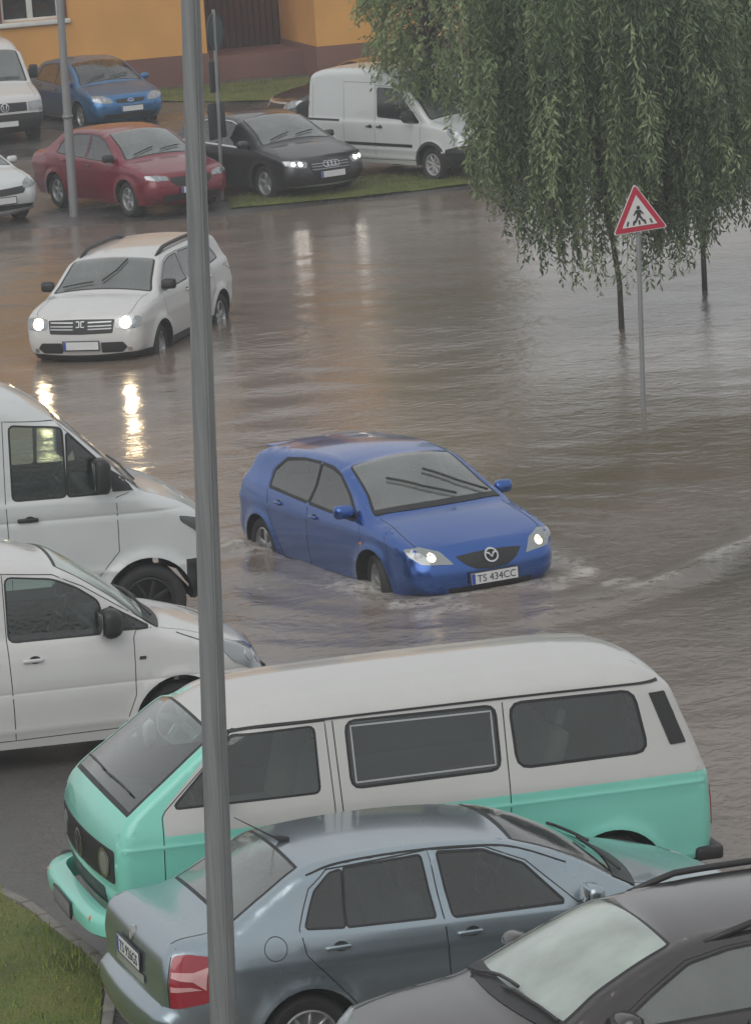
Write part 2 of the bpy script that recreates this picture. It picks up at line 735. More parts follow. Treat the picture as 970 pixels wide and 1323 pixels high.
    def hit(s, view, a, b, sg=1, off=0.):
        d, u, v = s.frame(view, sg)
        o = u * a + v * b + d * 8
        loc, nrm, i, dist = s.bvh.ray_cast(o, -d)
        if loc is None:
            return None
        if nrm.dot(d) < 0:
            nrm = -nrm
        return loc + nrm * off

    def patch(s, name, view, poly, mat, off=.006, sg=1, parent=None, step=.04, rnd=0., skirt=True):
        if rnd:
            poly = rounded(poly, rnd, 4)
        pl = densify(poly, step)
        a = np.array(pl)
        gx, gy = np.meshgrid(np.arange(a[:, 0].min(), a[:, 0].max(), step), np.arange(a[:, 1].min(), a[:, 1].max(), step))
        g = np.stack([gx.ravel(), gy.ravel()], 1)
        if len(g):
            inn = offset_poly(pl, -step * .4)
            g = g[inpoly(g, inn)]
        allp = pl + [tuple(p) for p in g]
        r = delaunay_2d_cdt([Vector((float(p[0]), float(p[1]))) for p in allp], [(k, (k + 1) % len(pl)) for k in range(len(pl))], [], 0, 1e-4)
        V2 = [(p.x, p.y) for p in r[0]]
        H = [s.hit(view, p[0], p[1], sg, off) for p in V2]
        C = np.array([np.mean([V2[k] for k in f], axis=0) for f in r[2]]) if len(r[2]) else np.zeros((0, 2))
        ok = inpoly(C, pl) if len(C) else []
        d, u, v = s.frame(view, sg)
        bm = bmesh.new()
        bv = [bm.verts.new(h) if h is not None else None for h in H]
        for f, k in zip(r[2], ok):
            if k and all(bv[i] is not None for i in f) and max((H[f[0]] - H[f[1]]).length, (H[f[1]] - H[f[2]]).length, (H[f[2]] - H[f[0]]).length) < 7 * step:
                try:
                    bm.faces.new([bv[i] for i in f])
                except ValueError:
                    pass
        for f in bm.faces:
            f.normal_update()
            if f.normal.dot(d) < 0:
                f.normal_flip()
        if skirt:
            be = [e for e in bm.edges if e.is_boundary]
            ex = bmesh.ops.extrude_edge_only(bm, edges=be)
            for vv in [q for q in ex['geom'] if isinstance(q, bmesh.types.BMVert)]:
                vv.co -= d * (off + .008)
        for vv in [q for q in bm.verts if not q.link_faces]:
            bm.verts.remove(vv)
        me = bpy.data.meshes.new(name)
        bm.normal_update()
        bm.to_mesh(me)
        bm.free()
        o = link(name, me, M[mat] if isinstance(mat, str) else mat, parent or s.root)
        me.set_sharp_from_angle(angle=R(40))
        return o

    def both(s, name, view, poly, mat, **kw):
        return [s.patch(name, view, poly, mat, sg=sg, **kw) for sg in (-1, 1)]

    def strip(s, name, view, pts, width, mat, off=.003, sg=1, parent=None, step=.05):
        """A narrow band following the skin."""
        p = np.array(densify(pts, step, closed=False))
        t = np.gradient(p, axis=0)
        t /= np.maximum(np.linalg.norm(t, axis=1), 1e-9)[:, None]
        n = np.stack([-t[:, 1], t[:, 0]], 1)
        A = [s.hit(view, *q, sg, off) for q in p + n * width / 2]
        B = [s.hit(view, *q, sg, off) for q in p - n * width / 2]
        vs, fs = [], []
        for k in range(len(p) - 1):
            q = [A[k], A[k + 1], B[k + 1], B[k]]
            if any(v is None for v in q):
                continue
            b = len(vs)
            vs += q
            fs.append([b, b + 1, b + 2, b + 3])
        if not fs:
            return None
        return py_obj(name, vs, fs, [M[mat]], parent or s.root, merge=1e-4)

    def side_line(s, name, pts, width, mat, off=.003, sg=1, parent=None, step=.04):
        """Band on the flank, from the width function itself (smooth where rays would graze)."""
        p, _ = catmull(pts, step)
        t = np.gradient(p, axis=0)
        t /= np.maximum(np.linalg.norm(t, axis=1), 1e-9)[:, None]
        n = np.stack([-t[:, 1], t[:, 0]], 1) * width / 2
        A, B = p + n, p - n
        ya, yb = s.w(A[:, 0], A[:, 1]) + off, s.w(B[:, 0], B[:, 1]) + off
        vs = [(a[0], sg * y, a[1] + off * .5) for a, y in zip(A, ya)] + [(b[0], sg * y, b[1] + off * .5) for b, y in zip(B, yb)]
        k = len(p)
        return py_obj(name, vs, [(i, i + 1, k + i + 1, k + i) for i in range(k - 1)], [M[mat]], parent or s.root)

    def disc(s, name, view, c, r, mat, off=.01, sg=1, parent=None, ry=None, n=20):
        pl = [(c[0] + r * math.cos(t), c[1] + (ry or r) * math.sin(t)) for t in np.linspace(0, 2 * math.pi, n + 1)[:-1]]
        return s.patch(name, view, pl, mat, off=off, sg=sg, parent=parent, step=max(.02, r * .5))

    def ringpatch(s, name, view, c, r, wd, mat, off=.012, sg=1, parent=None, ry=None, n=24):
        k = (ry or r) / r
        pts = [(c[0] + r * math.cos(t), c[1] + r * k * math.sin(t)) for t in np.linspace(0, 2 * math.pi, n + 1)]
        return s.strip(name, view, pts, wd, mat, off=off, sg=sg, parent=parent, step=1)

    def curve_on(s, view, pts, off, sg=1, step=.05):
        out = [s.hit(view, p[0], p[1], sg, off) for p in densify(pts, step, closed=False)]
        return [p for p in out if p is not None]

    def tube(s, name, pts, rad, mat, parent=None, n=8):
        bm = bmesh.new()
        add_tube(bm, pts, rad, n)
        return bm_obj(name, bm, M[mat], parent or s.root)

    def gaps_auto(s):
        sp = s.sp
        for (sg, k), o in s.doors.items():
            pl = sp['doors'][k]['poly']
            pl = [p for p in pl] + [pl[0]]
            s.strip('door_gap', 'side', pl, .007, 'seal', off=.0015, sg=sg, parent=o, step=.06)
        xs = [s.sil[i][0] for i in range(len(s.sil)) if s.reg[i] == 'hood']
        if len(xs) > 3:
            wr = s.wb(s.sil[:, 0], s.sil[:, 1]) - s.ry
            pts = [(s.sil[i][0], wr[i] * .975) for i in range(len(s.sil)) if s.reg[i] == 'hood']
            for sg in (-1, 1):
                s.strip('bonnet_gap', 'top', pts, .007, 'seal', off=.0015, sg=sg, parent=getattr(s, 'p_hood', s.root))

    # ---- underside, wheels, cabin ------------------------------------------------
    def underside(s):
        sp = s.sp
        zf = s.sil[0][1] + .03
        xs = np.linspace(s.sil[-1][0] + .08, s.sil[0][0] - .08, 30)
        bm = bmesh.new()
        rows = []
        for x in xs:
            w = float(s.w([x], [max(zf + .12, .3)])[0]) - .03
            for ax, az, ar in sp['arches']:
                if abs(x - ax) < ar + .02:
                    w = min(w, sp['W'] - .27)
            rows.append((bm.verts.new((x, -w, zf)), bm.verts.new((x, w, zf))))
        for a, b in zip(rows, rows[1:]):
            bm.faces.new((a[0], b[0], b[1], a[1]))
        # wheel-arch linings
        for ax, az, ar in sp['arches']:
            for sg in (-1, 1):
                prev = None
                for t in np.linspace(-.35, math.pi + .35, 22):
                    x, z = ax + ar * 1.005 * math.cos(t), az + ar * 1.005 * math.sin(t)
                    z = max(z, zf - .02)
                    yo = float(s.w([x], [max(z, .25)])[0]) - .004
                    cur = (bm.verts.new((x, sg * yo, z)), bm.verts.new((x, sg * (sp['W'] - .30), z)))
                    if prev:
                        bm.faces.new((prev[0], cur[0], cur[1], prev[1]))
                    prev = cur
        o = bm_obj('underbody', bm, M['dark'], s.root)

    def wheels(s):
        sp = s.sp
        rt = sp.get('tyre', .31)
        wd = .2
        st = sp.get('rim', ('alloy', 5))
        bm = bmesh.new()
        prof = [(rt * .66, -wd / 2 + .015), (rt * .70, -wd / 2), (rt * .9, -wd / 2 - .005), (rt * .97, -wd / 2 + .02), (rt, -wd / 2 + .05),
                (rt, wd / 2 - .05), (rt * .97, wd / 2 - .02), (rt * .9, wd / 2 + .005), (rt * .70, wd / 2), (rt * .66, wd / 2 - .015)]
        add_lathe(bm, prof, 32, closed=True)
        me = bpy.data.meshes.new('wheel')
        bmesh.ops.recalc_face_normals(bm, faces=bm.faces)
        bm.to_mesh(me)
        bm.free()
        bm = bmesh.new()
        rr = rt * .665
        add_lathe(bm, [(rr, .085), (rr * .93, .09), (rr * .86, .055), (rr * .84, -.06)], 32)
        add_lathe(bm, [(rr * .86, -.03), (.01, -.03)], 24)
        add_lathe(bm, [(rr * .25, .03), (rr * .22, .062), (.012, .066)], 20)
        ns = st[1]
        for k in range(ns):
            a = 2 * math.pi * k / ns + .3
            wsp = rr * (1.25 / ns if ns > 5 else .3)
            m = Matrix.Rotation(-a, 3, 'Y')
            add_box(bm, m @ Vector((rr * .55, .052, 0)), (rr * .74, .03, wsp), m, bevel=.008, seg=1)
        rme = bpy.data.meshes.new('rim')
        bmesh.ops.recalc_face_normals(bm, faces=bm.faces)
        bm.to_mesh(rme)
        bm.free()
        first = True
        for (ax, az, ar) in sp['arches']:
            for sg in (-1, 1):
                if first:
                    o = link('wheel', me, M['tyre'], s.root)
                    r = link('rim', rme, M[st[0]], o)
                    me.set_sharp_from_angle(angle=R(50))
                    rme.set_sharp_from_angle(angle=R(40))
                    first = False
                else:
                    o = bpy.data.objects.new('wheel', me)
                    COL.objects.link(o)
                    o.parent = s.root
                    r = bpy.data.objects.new('rim', rme)
                    COL.objects.link(r)
                    r.parent = o
                steer = sp.get('steer', 0) if ax > -.5 else 0
                yw = float(s.w([ax], [az + ar + .05])[0]) - .035 - wd / 2
                o.matrix_local = Matrix.Translation((ax, sg * yw, rt)) @ Matrix.Rotation(R(steer) + (0 if sg > 0 else math.pi), 4, 'Z')

    def interior(s):
        sp = s.sp
        c = sp.get('cabin')
        if not c:
            return
        fs = sp.get('drive', 1)     # steering wheel side: +1 = left
        zs, xw = c['seat_z'], c['seat_x']
        for sg in (-1, 1):
            bm = bmesh.new()
            add_box(bm, (xw, sg * .36, zs - .08), (.48, .48, .18), bevel=.05)
            rot = Matrix.Rotation(R(-14), 3, 'Y')
            add_box(bm, (xw - .30, sg * .36, zs + .26), (.15, .47, .58), rot, bevel=.05)
            add_box(bm, (xw - .385, sg * .36, zs + .64), (.09, .26, .17), rot, bevel=.035)
            bm_obj('seat', bm, M[c.get('mat', 'fabric')], s.root)
        for xr in c.get('rear', ()):
            bm = bmesh.new()
            add_box(bm, (xr, 0, zs - .06), (.5, 1.24, .18), bevel=.05)
            rot = Matrix.Rotation(R(-18), 3, 'Y')
            add_box(bm, (xr - .33, 0, zs + .24), (.15, 1.24, .56), rot, bevel=.05)
            for yy in (-.42, .42):
                add_box(bm, (xr - .43, yy, zs + .58), (.08, .24, .14), rot, bevel=.03)
            bm_obj('seat', bm, M[c.get('mat', 'fabric')], s.root)
        bm = bmesh.new()
        add_box(bm, (c['dash_x'], 0, c['dash_z'] - .16), (.36, 1.34, .30), bevel=.07)
        bm_obj('dashboard', bm, M['black'], s.root)
        bm = bmesh.new()
        rings = add_lathe(bm, [(.18 + .014 * math.cos(t), .014 * math.sin(t)) for t in np.linspace(0, 2 * math.pi, 7)[:-1]], 20, axis='x', closed=True)
        add_box(bm, (0, 0, 0), (.02, .34, .04))
        o = bm_obj('steering_wheel', bm, M['black'], s.root)
        o.matrix_local = Matrix.Translation((c['dash_x'] - .32, fs * .36, c['dash_z'] - .04)) @ Matrix.Rotation(R(25), 4, 'Y')
        if c.get('bulkhead') is not None:
            bm = bmesh.new()
            add_box(bm, (c['bulkhead'], 0, .95), (.03, 1.45, 1.2))
            bm_obj('bulkhead', bm, M['dark'], s.root)


# ---- accessories, used from the specs ------------------------------------------------
def mirror(x, z, mat, arm='black', size=(.13, .2, .14), out=.10, door=0, sides=(-1, 1), glassback=True):
    def f(s):
        for sg in sides:
            yb = float(s.w([x], [z - .03])[0])
            bm = bmesh.new()
            add_box(bm, (x, sg * (yb + out), z + size[2] * .2), size, bevel=min(size) * .38, seg=3)
            for v in bm.verts:      # the shell narrows towards the front and the tip
                k = (v.co.x - x) / size[0]
                if k > 0:
                    v.co.y -= sg * k * .04
                    v.co.z = z + size[2] * .2 + (v.co.z - z - size[2] * .2) * (1 - .35 * k)
            pa = s.root
            o = bm_obj('mirror', bm, M[mat], pa)
            bm = bmesh.new()
            add_box(bm, (x, sg * (yb + .02), z - size[2] * .15), (.06, .1, .045), bevel=.015)
            bm_obj('mirror_arm', bm, M[arm], o)
            bm = bmesh.new()
            add_box(bm, (x - size[0] * .5 - .001, sg * (yb + out), z + size[2] * .2), (.006, size[1] * .78, size[2] * .72), bevel=.002, seg=1)
            bm_obj('mirror_glass', bm, M['darklens'], o)
    return f


def handle(pts, mat='paint0', size=(.17, .028, .032)):
    """pts: list of (door index, x, z)."""
    def f(s):
        for k, x, z in pts:
            for sg in (-1, 1):
                d = s.doors.get((sg, k))
                yb = float(s.w([x], [z])[0])
                bm = bmesh.new()
                add_box(bm, (x, sg * (yb + .012), z), size, bevel=.011)
                m = s.mats[0] if mat == 'paint0' else M[mat]
                bm_obj('handle', bm, m, d or s.root)
                # the dark finger recess under the grip
                s.disc('handle_recess', 'side', (x + .02, z + .004), .05, 'seal', off=.002, sg=sg, parent=d or s.root, ry=.032)
    return f


def gaps(lines, width=.007, mat='seal', name='panel_gap'):
    def f(s):
        for view, pts in lines:
            for sg in ((-1, 1) if view != 'centre' else (1,)):
                s.strip(name, view, pts, width, mat, off=.0015, sg=sg)
    return f


def lamps(view, poly, mat='lens', bulbs=(), beam=None, name='headlight', off=.007, rnd=.02, border=True):
    def f(s):
        for sg in (-1, 1):
            o = s.patch(name, view, poly, mat, off=off, sg=sg, rnd=rnd)
            for b in bulbs:
                m = b[3] if len(b) > 3 else (beam or 'alloy')
                s.disc('bulb', view, (b[0], b[1]), b[2], m, off=off + .004, sg=sg, parent=o, n=16)
    return f


def central(name, view, poly, mat, off=.006, rnd=0., step=.05, children=None):
    def f(s):
        full = [(y, z) for y, z in poly] + [(-y, z) for y, z in poly[::-1]]
        ded = []
        for p in full:
            if not ded or (abs(p[0] - ded[-1][0]) + abs(p[1] - ded[-1][1])) > 1e-6:
                ded.append(p)
        if abs(ded[0][0] - ded[-1][0]) + abs(ded[0][1] - ded[-1][1]) < 1e-6:
            ded.pop()
        o = s.patch(name, view, ded, mat, off=off, rnd=rnd, step=step)
        if children:
            children(s, o)
    return f


_txt_cache = {}


def text_mesh(txt, h):
    cu = bpy.data.curves.new('t', 'FONT')
    cu.body = txt
    cu.size = h
    cu.align_x = 'CENTER'
    cu.align_y = 'CENTER'
    cu.resolution_u = 3
    cu.extrude = .001
    o = bpy.data.objects.new('t', cu)
    COL.objects.link(o)
    bpy.context.view_layer.update()
    me = bpy.data.meshes.new_from_object(o.evaluated_get(bpy.context.evaluated_depsgraph_get()))
    bpy.data.objects.remove(o)
    bpy.data.curves.remove(cu)
    return me


def plate(view, y, z, txt, w=.52, h=.11, off=.012, tilt=0., frame='black', band=True):
    def f(s):
        p = s.hit(view, y, z)
        d, u, v = s.frame(view)
        p = p + d * off
        sgn = 1 if view == 'front' else -1
        mt = Matrix.Translation(p) @ Matrix(((0, 0, sgn), (sgn, 0, 0), (0, 1, 0))).to_4x4() @ Matrix.Rotation(R(tilt), 4, 'X')
        bm = bmesh.new()
        add_box(bm, (0, 0, 0), (w + .03, h + .03, .012), bevel=.004, seg=1)
        o = bm_obj('licence_plate', bm, M[frame], s.root)
        o.matrix_local = mt
        bm = bmesh.new()
        add_box(bm, (0, 0, .006), (w, h, .006), bevel=.002, seg=1)
        if band:
            vs_ = add_box(bm, (-w / 2 + .022, 0, .0085), (.04, h * .96, .004))
            for fc in {q for v_ in vs_ for q in v_.link_faces}:
                fc.material_index = 1
        if txt:
            me = text_mesh(txt, h * .92)
            xs_ = [q.co.x for q in me.vertices]
            k = min(1.3, (w - .09) / (max(xs_) - min(xs_)))
            me.transform(Matrix.Translation((.02, -.004, .0105)) @ Matrix.Diagonal((k, 1, 1, 1)))
            me.polygons.foreach_set('material_index', [2] * len(me.polygons))
            bm.from_mesh(me)
        bm_obj('plate_face', bm, [M['plate'], M['blueband'], M['ink']], o, smooth=False)
    return f


def emblem(view, y, z, r, strokes, mat='chrome', ring=True, off=.016, wd=None, ry=None, disc=None):
    """A round badge: a ring and the strokes inside it (unit circle coordinates)."""
    def f(s):
        k = (ry or r) / r
        wdt = wd or r * .22
        root = None
        if disc:
            root = s.disc('emblem', view, (y, z), r, disc, off=off - .004, ry=r * k)
        if ring:
            o = s.ringpatch('emblem' if root is None else 'emblem_ring', view, (y, z), r, wdt, mat, off=off, parent=root, ry=r * k)
            root = root or o
        for st in strokes:
            s.strip('emblem_stroke', view, [(y + a * r, z + b * r * k) for a, b in st], wdt * .9, mat, off=off + .002, parent=root, step=1)
    return f


def wipers(list_pts, off=.03, rad=.011):
    """Each wiper: polyline in (y, x) seen from above on the windscreen."""
    def f(s):
        for pts in list_pts:
            c = s.curve_on('top', [(x, y) for y, x in pts], off, 1, .08)
            if len(c) > 2:
                o = s.tube('wiper', c, rad, 'black', n=6)
    return f


def cowl(x, yw, width):
    """Dark scuttle panel at the foot of the windscreen."""
    def f(s):
        pts = [(x - .10 * (y / yw) ** 2, y) for y in np.linspace(-yw, yw, 13)]
        s.strip('cowl_panel', 'top', pts, width, 'black', off=.006)
    return f


def rails(x0, x1, yy, z, mat='black', rad=.022, h=.05):
    def f(s):
        for sg in (-1, 1):
            pts = []
            for t in np.linspace(0, 1, 13):
                x = x0 + (x1 - x0) * t
                p = s.hit('top', x, yy, sg)
                hh = h * min(1, 6 * t, 6 * (1 - t))
                pts.append((p.x, p.y, p.z + hh - .008))
            s.tube('roof_rail', pts, [rad * (.6 if k in (0, 12) else 1) for k in range(13)], mat)
    return f


def box_part(name, c, sz, mat, bevel=.02, rot=None, sides=None):
    def f(s):
        for sg in (sides or (0,)):
            bm = bmesh.new()
            cc = (c[0], c[1] * (sg if sides else 1), c[2])
            add_box(bm, cc, sz, rot, bevel=bevel)
            bm_obj(name, bm, M[mat], s.root, sharp=40)
    return f
EXPO = 0.24
HAZE = 0.0018
# ------------------------------------------------------------------ paints
M['p_blue'] = paint('paint_blue', (.028, .105, .37), .75, .23)
M['p_white'] = paint('paint_white', (.54, .54, .53), 0., .38)
M['p_white2'] = paint('paint_white_cool', (.54, .565, .56), 0., .38)
M['p_green'] = paint('paint_mint', (.19, .58, .47), 0., .34)
M['p_cream'] = paint('paint_offwhite', (.47, .47, .45), 0., .45)
M['p_steel'] = paint('paint_steelblue', (.32, .385, .425), .82, .25)
M['p_brown'] = paint('paint_taupe', (.050, .044, .045), .5, .20)
M['p_red'] = paint('paint_red', (.17, .005, .018), .15, .30)
M['p_mblue'] = paint('paint_midblue', (.035, .16, .36), .6, .30)
M['p_grey'] = paint('paint_darkgrey', (.030, .032, .034), .4, .34)
M['p_black'] = paint('paint_black', (.016, .017, .019), .2, .28)
M['p_silver'] = paint('paint_silver', (.42, .42, .42), .4, .4)

FIL_CAR = {'default': (.10, .08, .02), 'front_bumper': (.27, .24, .07), 'hood': (.11, .09, .035), 'windshield': (.055, .05, .075),
           'roof': (.13, .085, .03), 'rear_window': (.06, .055, .06), 'tailgate': (.14, .12, .05), 'rear_bumper': (.22, .19, .06)}
RP = {'hood': 'hood', 'tailgate': 'tailgate', 'front_bumper': 'front_bumper', 'rear_bumper': 'rear_bumper'}


def spec(**k):
    d = dict(fil=FIL_CAR, rparts=RP, glass={'windshield': 'glassf', 'rear_window': 'glassd'}, mats=['p_white', 'seal', 'black'],
             sideglass='glassd', tum=.34, tuck=.34, bulge=.28, zmid=.62, windows=[], doors=[], rim=('alloy', 5), tyre=.315,
             creases=((.80, .008, .05),))
    d.update(k)
    return d


# ---- blue five-door hatchback, driving through the flood
def hatch_spec(mat, sideglass='glassd', ws='glassf', **kw):
    top = [(.70, .22, 'front_bumper'), (.84, .30, 'front_bumper'), (.88, .44, 'front_bumper'), (.865, .57, 'front_bumper'), (.80, .68, 'front_bumper'), (.74, .735, 'hood'),
           (.50, .82, 'hood'), (.18, .90, 'hood'), (-.14, .965, 'windshield'), (-.55, 1.175, 'windshield'), (-.98, 1.355, 'roof'), (-1.3, 1.405, 'roof'),
           (-1.75, 1.415, 'roof'), (-2.35, 1.375, 'roof'), (-2.92, 1.30, 'rear_window'), (-3.05, 1.13, 'rear_window'), (-3.18, .95, 'tailgate'), (-3.25, .86, 'tailgate'),
           (-3.26, .70, 'rear_bumper'), (-3.32, .58, 'rear_bumper'), (-3.32, .40, 'rear_bumper'), (-3.22, .24, 'rear_bumper')]
    d = spec(top=top, W=.875, plan=[(-3.35, .955), (-2.75, .99), (-1.4, 1.), (-.2, .995), (.5, .96), (.9, .91)],
             belt=[(-3.4, 1.04), (-2.5, 1.005), (-.3, .92), (.3, .88), (.9, .83)],
             arches=[(0, .315, .365), (-2.64, .315, .365)], mats=[mat, 'seal', 'black'], sideglass=sideglass,
             glass={'windshield': ws, 'rear_window': 'glassd'},
             windows=[dict(poly=[(-.38, .93), (-.96, 1.265), (-1.16, 1.31), (-1.40, 1.33), (-1.42, .965)], door=0, seal=.03),
                      dict(poly=[(-1.47, .968), (-1.45, 1.332), (-1.80, 1.325), (-2.20, 1.278), (-2.43, 1.14), (-2.40, 1.01)], door=1, seal=.03)],
             doors=[dict(poly=[(-.24, .92), (-.26, .5), (-.42, .30), (-1.46, .29), (-1.445, .96), (-1.425, 1.358), (-1.16, 1.34), (-.94, 1.29), (-.30, .925)]),
                    dict(poly=[(-1.445, .96), (-1.46, .29), (-2.12, .29), (-2.22, .50), (-2.38, .72), (-2.44, .985), (-2.48, 1.15), (-2.22, 1.31), (-1.80, 1.352), (-1.425, 1.358)])],
             bumpers=[('front_bumper', [(.30, .15), (.345, .56), (.62, .60), (.80, .70), (1., .72), (1., .1)]),
                      ('rear_bumper', [(-2.98, .15), (-3.01, .52), (-3.15, .62), (-3.7, .70), (-3.7, .1)])],
             cabin=dict(seat_x=-1.35, seat_z=.52, rear=(-2.15,), dash_x=-.45, dash_z=.95))
    d.update(kw)
    return d


MAZ = hatch_spec('p_blue', steer=-12, extras=[
    lamps('front', [(.40, .585), (.50, .715), (.66, .765), (.80, .755), (.80, .70), (.70, .61)], 'lens', [(.60, .67, .042, 'beamdim'), (.71, .69, .035, 'alloy')], rnd=.02),
    central('grille', 'front', [(0, .50), (.17, .512), (.28, .57), (.37, .655), (.17, .675), (0, .68)], 'black', off=.004, rnd=.02),
    emblem('front', 0, .625, .068, [[(-.9, .45), (-.35, .30), (0, -.30), (.35, .30), (.9, .45)]], off=.02, wd=.016, ry=.058),
    central('lower_grille', 'front', [(0, .27), (.42, .27), (.48, .35), (0, .36)], 'black', off=.004, rnd=.02),
    plate('front', 0, .425, 'TS 434CC', off=.02),
    mirror(-.46, .975, 'p_blue'), handle([(0, -1.28, .83), (1, -2.14, .86)]),
    lamps('side', [(-.24, .70), (-.18, .70), (-.17, .725), (-.23, .725)], 'orange', rnd=0, name='side_indicator'),
    wipers([[(.22, -.17), (-.08, -.34), (-.36, -.56)], [(.60, -.22), (.34, -.36), (.06, -.58)]], rad=.013),
    cowl(-.10, .70, .07),
    lamps('rear', [(.48, .80), (.74, .82), (.80, 1.0), (.62, 1.02)], 'red', name='taillight'),
    box_part('spoiler', (-2.98, 0, 1.312), (.20, 1.04, .03), 'p_blue', .012),
    gaps([('side', [(.36, .60), (.30, .78), (.20, .90)])]),
])

# ---- white compact SUV with roof rails
DUS = spec(
    top=[(.62, .32, 'front_bumper'), (.77, .38, 'front_bumper'), (.815, .52, 'front_bumper'), (.81, .70, 'front_bumper'), (.77, .86, 'front_bumper'), (.71, .94, 'hood'),
         (.45, 1.03, 'hood'), (.15, 1.085, 'hood'), (-.12, 1.12, 'windshield'), (-.42, 1.305, 'windshield'), (-.76, 1.495, 'roof'), (-1.15, 1.555, 'roof'), (-1.8, 1.575, 'roof'),
         (-2.6, 1.56, 'roof'), (-3.12, 1.51, 'rear_window'), (-3.26, 1.35, 'rear_window'), (-3.38, 1.12, 'tailgate'), (-3.44, .95, 'tailgate'), (-3.45, .72, 'rear_bumper'),
         (-3.49, .60, 'rear_bumper'), (-3.47, .45, 'rear_bumper'), (-3.36, .33, 'rear_bumper')],
    W=.90, tum=.30, plan=[(-3.5, .93), (-2.9, .98), (-1.4, 1.), (-.2, 1.), (.45, .98), (.85, .93)],
    belt=[(-3.5, 1.15), (-2.3, 1.13), (-.3, 1.075), (.9, .98)], zmid=.72,
    fil={**FIL_CAR, 'front_bumper': (.20, .18, .06), 'hood': (.12, .10, .03)},
    arches=[(0, .345, .41), (-2.673, .345, .41)], flare=.03, tyre=.345, mats=['p_white', 'seal', 'black'], sideglass='glassd', rim=('alloy', 5), steer=8,
    windows=[dict(poly=[(-.34, 1.10), (-.80, 1.42), (-1.05, 1.47), (-1.36, 1.485), (-1.38, 1.125)], door=0),
             dict(poly=[(-1.46, 1.13), (-1.44, 1.487), (-2.0, 1.475), (-2.30, 1.44), (-2.42, 1.16)], door=1),
             dict(poly=[(-2.52, 1.17), (-2.40, 1.43), (-2.75, 1.38), (-2.92, 1.20)], name='quarter_window')],
    doors=[dict(poly=[(-.24, 1.05), (-.28, .6), (-.46, .42), (-1.40, .41), (-1.42, 1.12), (-1.40, 1.515), (-1.04, 1.50), (-.78, 1.45), (-.28, 1.10)]),
           dict(poly=[(-1.42, 1.12), (-1.40, .41), (-2.1, .41), (-2.24, .62), (-2.46, .84), (-2.45, 1.15), (-2.33, 1.465), (-2.0, 1.505), (-1.40, 1.515)])],
    bumpers=[('front_bumper', [(.40, .2), (.40, .66), (.62, .72), (.80, .76), (1., .76), (1., .1)]),
             ('rear_bumper', [(-3.08, .2), (-3.1, .62), (-3.7, .72), (-3.7, .1)])],
    zones=[([(1., .30), (1., .425), (.38, .425), (.36, .30)], 2), ([(-.30, .30), (-.30, .43), (-2.3, .43), (-2.3, .30)], 2), ([(-3.0, .30), (-3.0, .45), (-3.7, .45), (-3.7, .3)], 2)],
    rmat={'front_bumper': lambda x, z: 2 if z < .425 else 0},
    cabin=dict(seat_x=-1.35, seat_z=.72, rear=(-2.2,), dash_x=-.42, dash_z=1.10),
    extras=[
        lamps('front', [(.50, .76), (.50, .90), (.66, .925), (.83, .91), (.84, .77), (.68, .745)], 'lens', [(.64, .835, .074, 'beam'), (.755, .835, .03, 'alloy')], rnd=.04),
        central('grille', 'front', [(0, .69), (.46, .70), (.49, .885), (0, .895)], 'black', off=.004, rnd=.02, children=lambda s, o: [
            s.strip('grille_bar', 'front', [(sg * .11, z), (sg * .45, z + .004)], .018, 'alloy', off=.012, parent=o) for z in (.76, .80, .85) for sg in (-1, 1)]),
        emblem('front', 0, .825, .07, [[(-.85, .5), (-.2, .5), (-.2, -.5), (-.85, -.5)], [(.85, .5), (.2, .5), (.2, -.5), (.85, -.5)]], mat='alloy', ring=False, off=.022, wd=.02),
        lamps('front', [(.29, .43), (.58, .43), (.66, .50), (.60, .575), (.29, .575)], 'black', name='lower_grille', rnd=.02),
        plate('front', 0, .535, '', off=.02),
        mirror(-.38, 1.16, 'black', size=(.12, .2, .15)), handle([(0, -1.24, .98), (1, -2.25, 1.0)]),
        rails(-.86, -2.75, .57, 1.6, rad=.03, h=.055), wipers([[(-.02, -.22), (.14, -.40), (.24, -.62)], [(-.60, -.19), (-.15, -.21)]]),
        lamps('rear', [(.62, .75), (.82, .76), (.84, 1.08), (.68, 1.08)], 'red', name='taillight'),
        lamps('front', [(.655, .44), (.715, .44), (.715, .50), (.655, .50)], 'chrome', name='fog_lamp', rnd=.02),
    ])

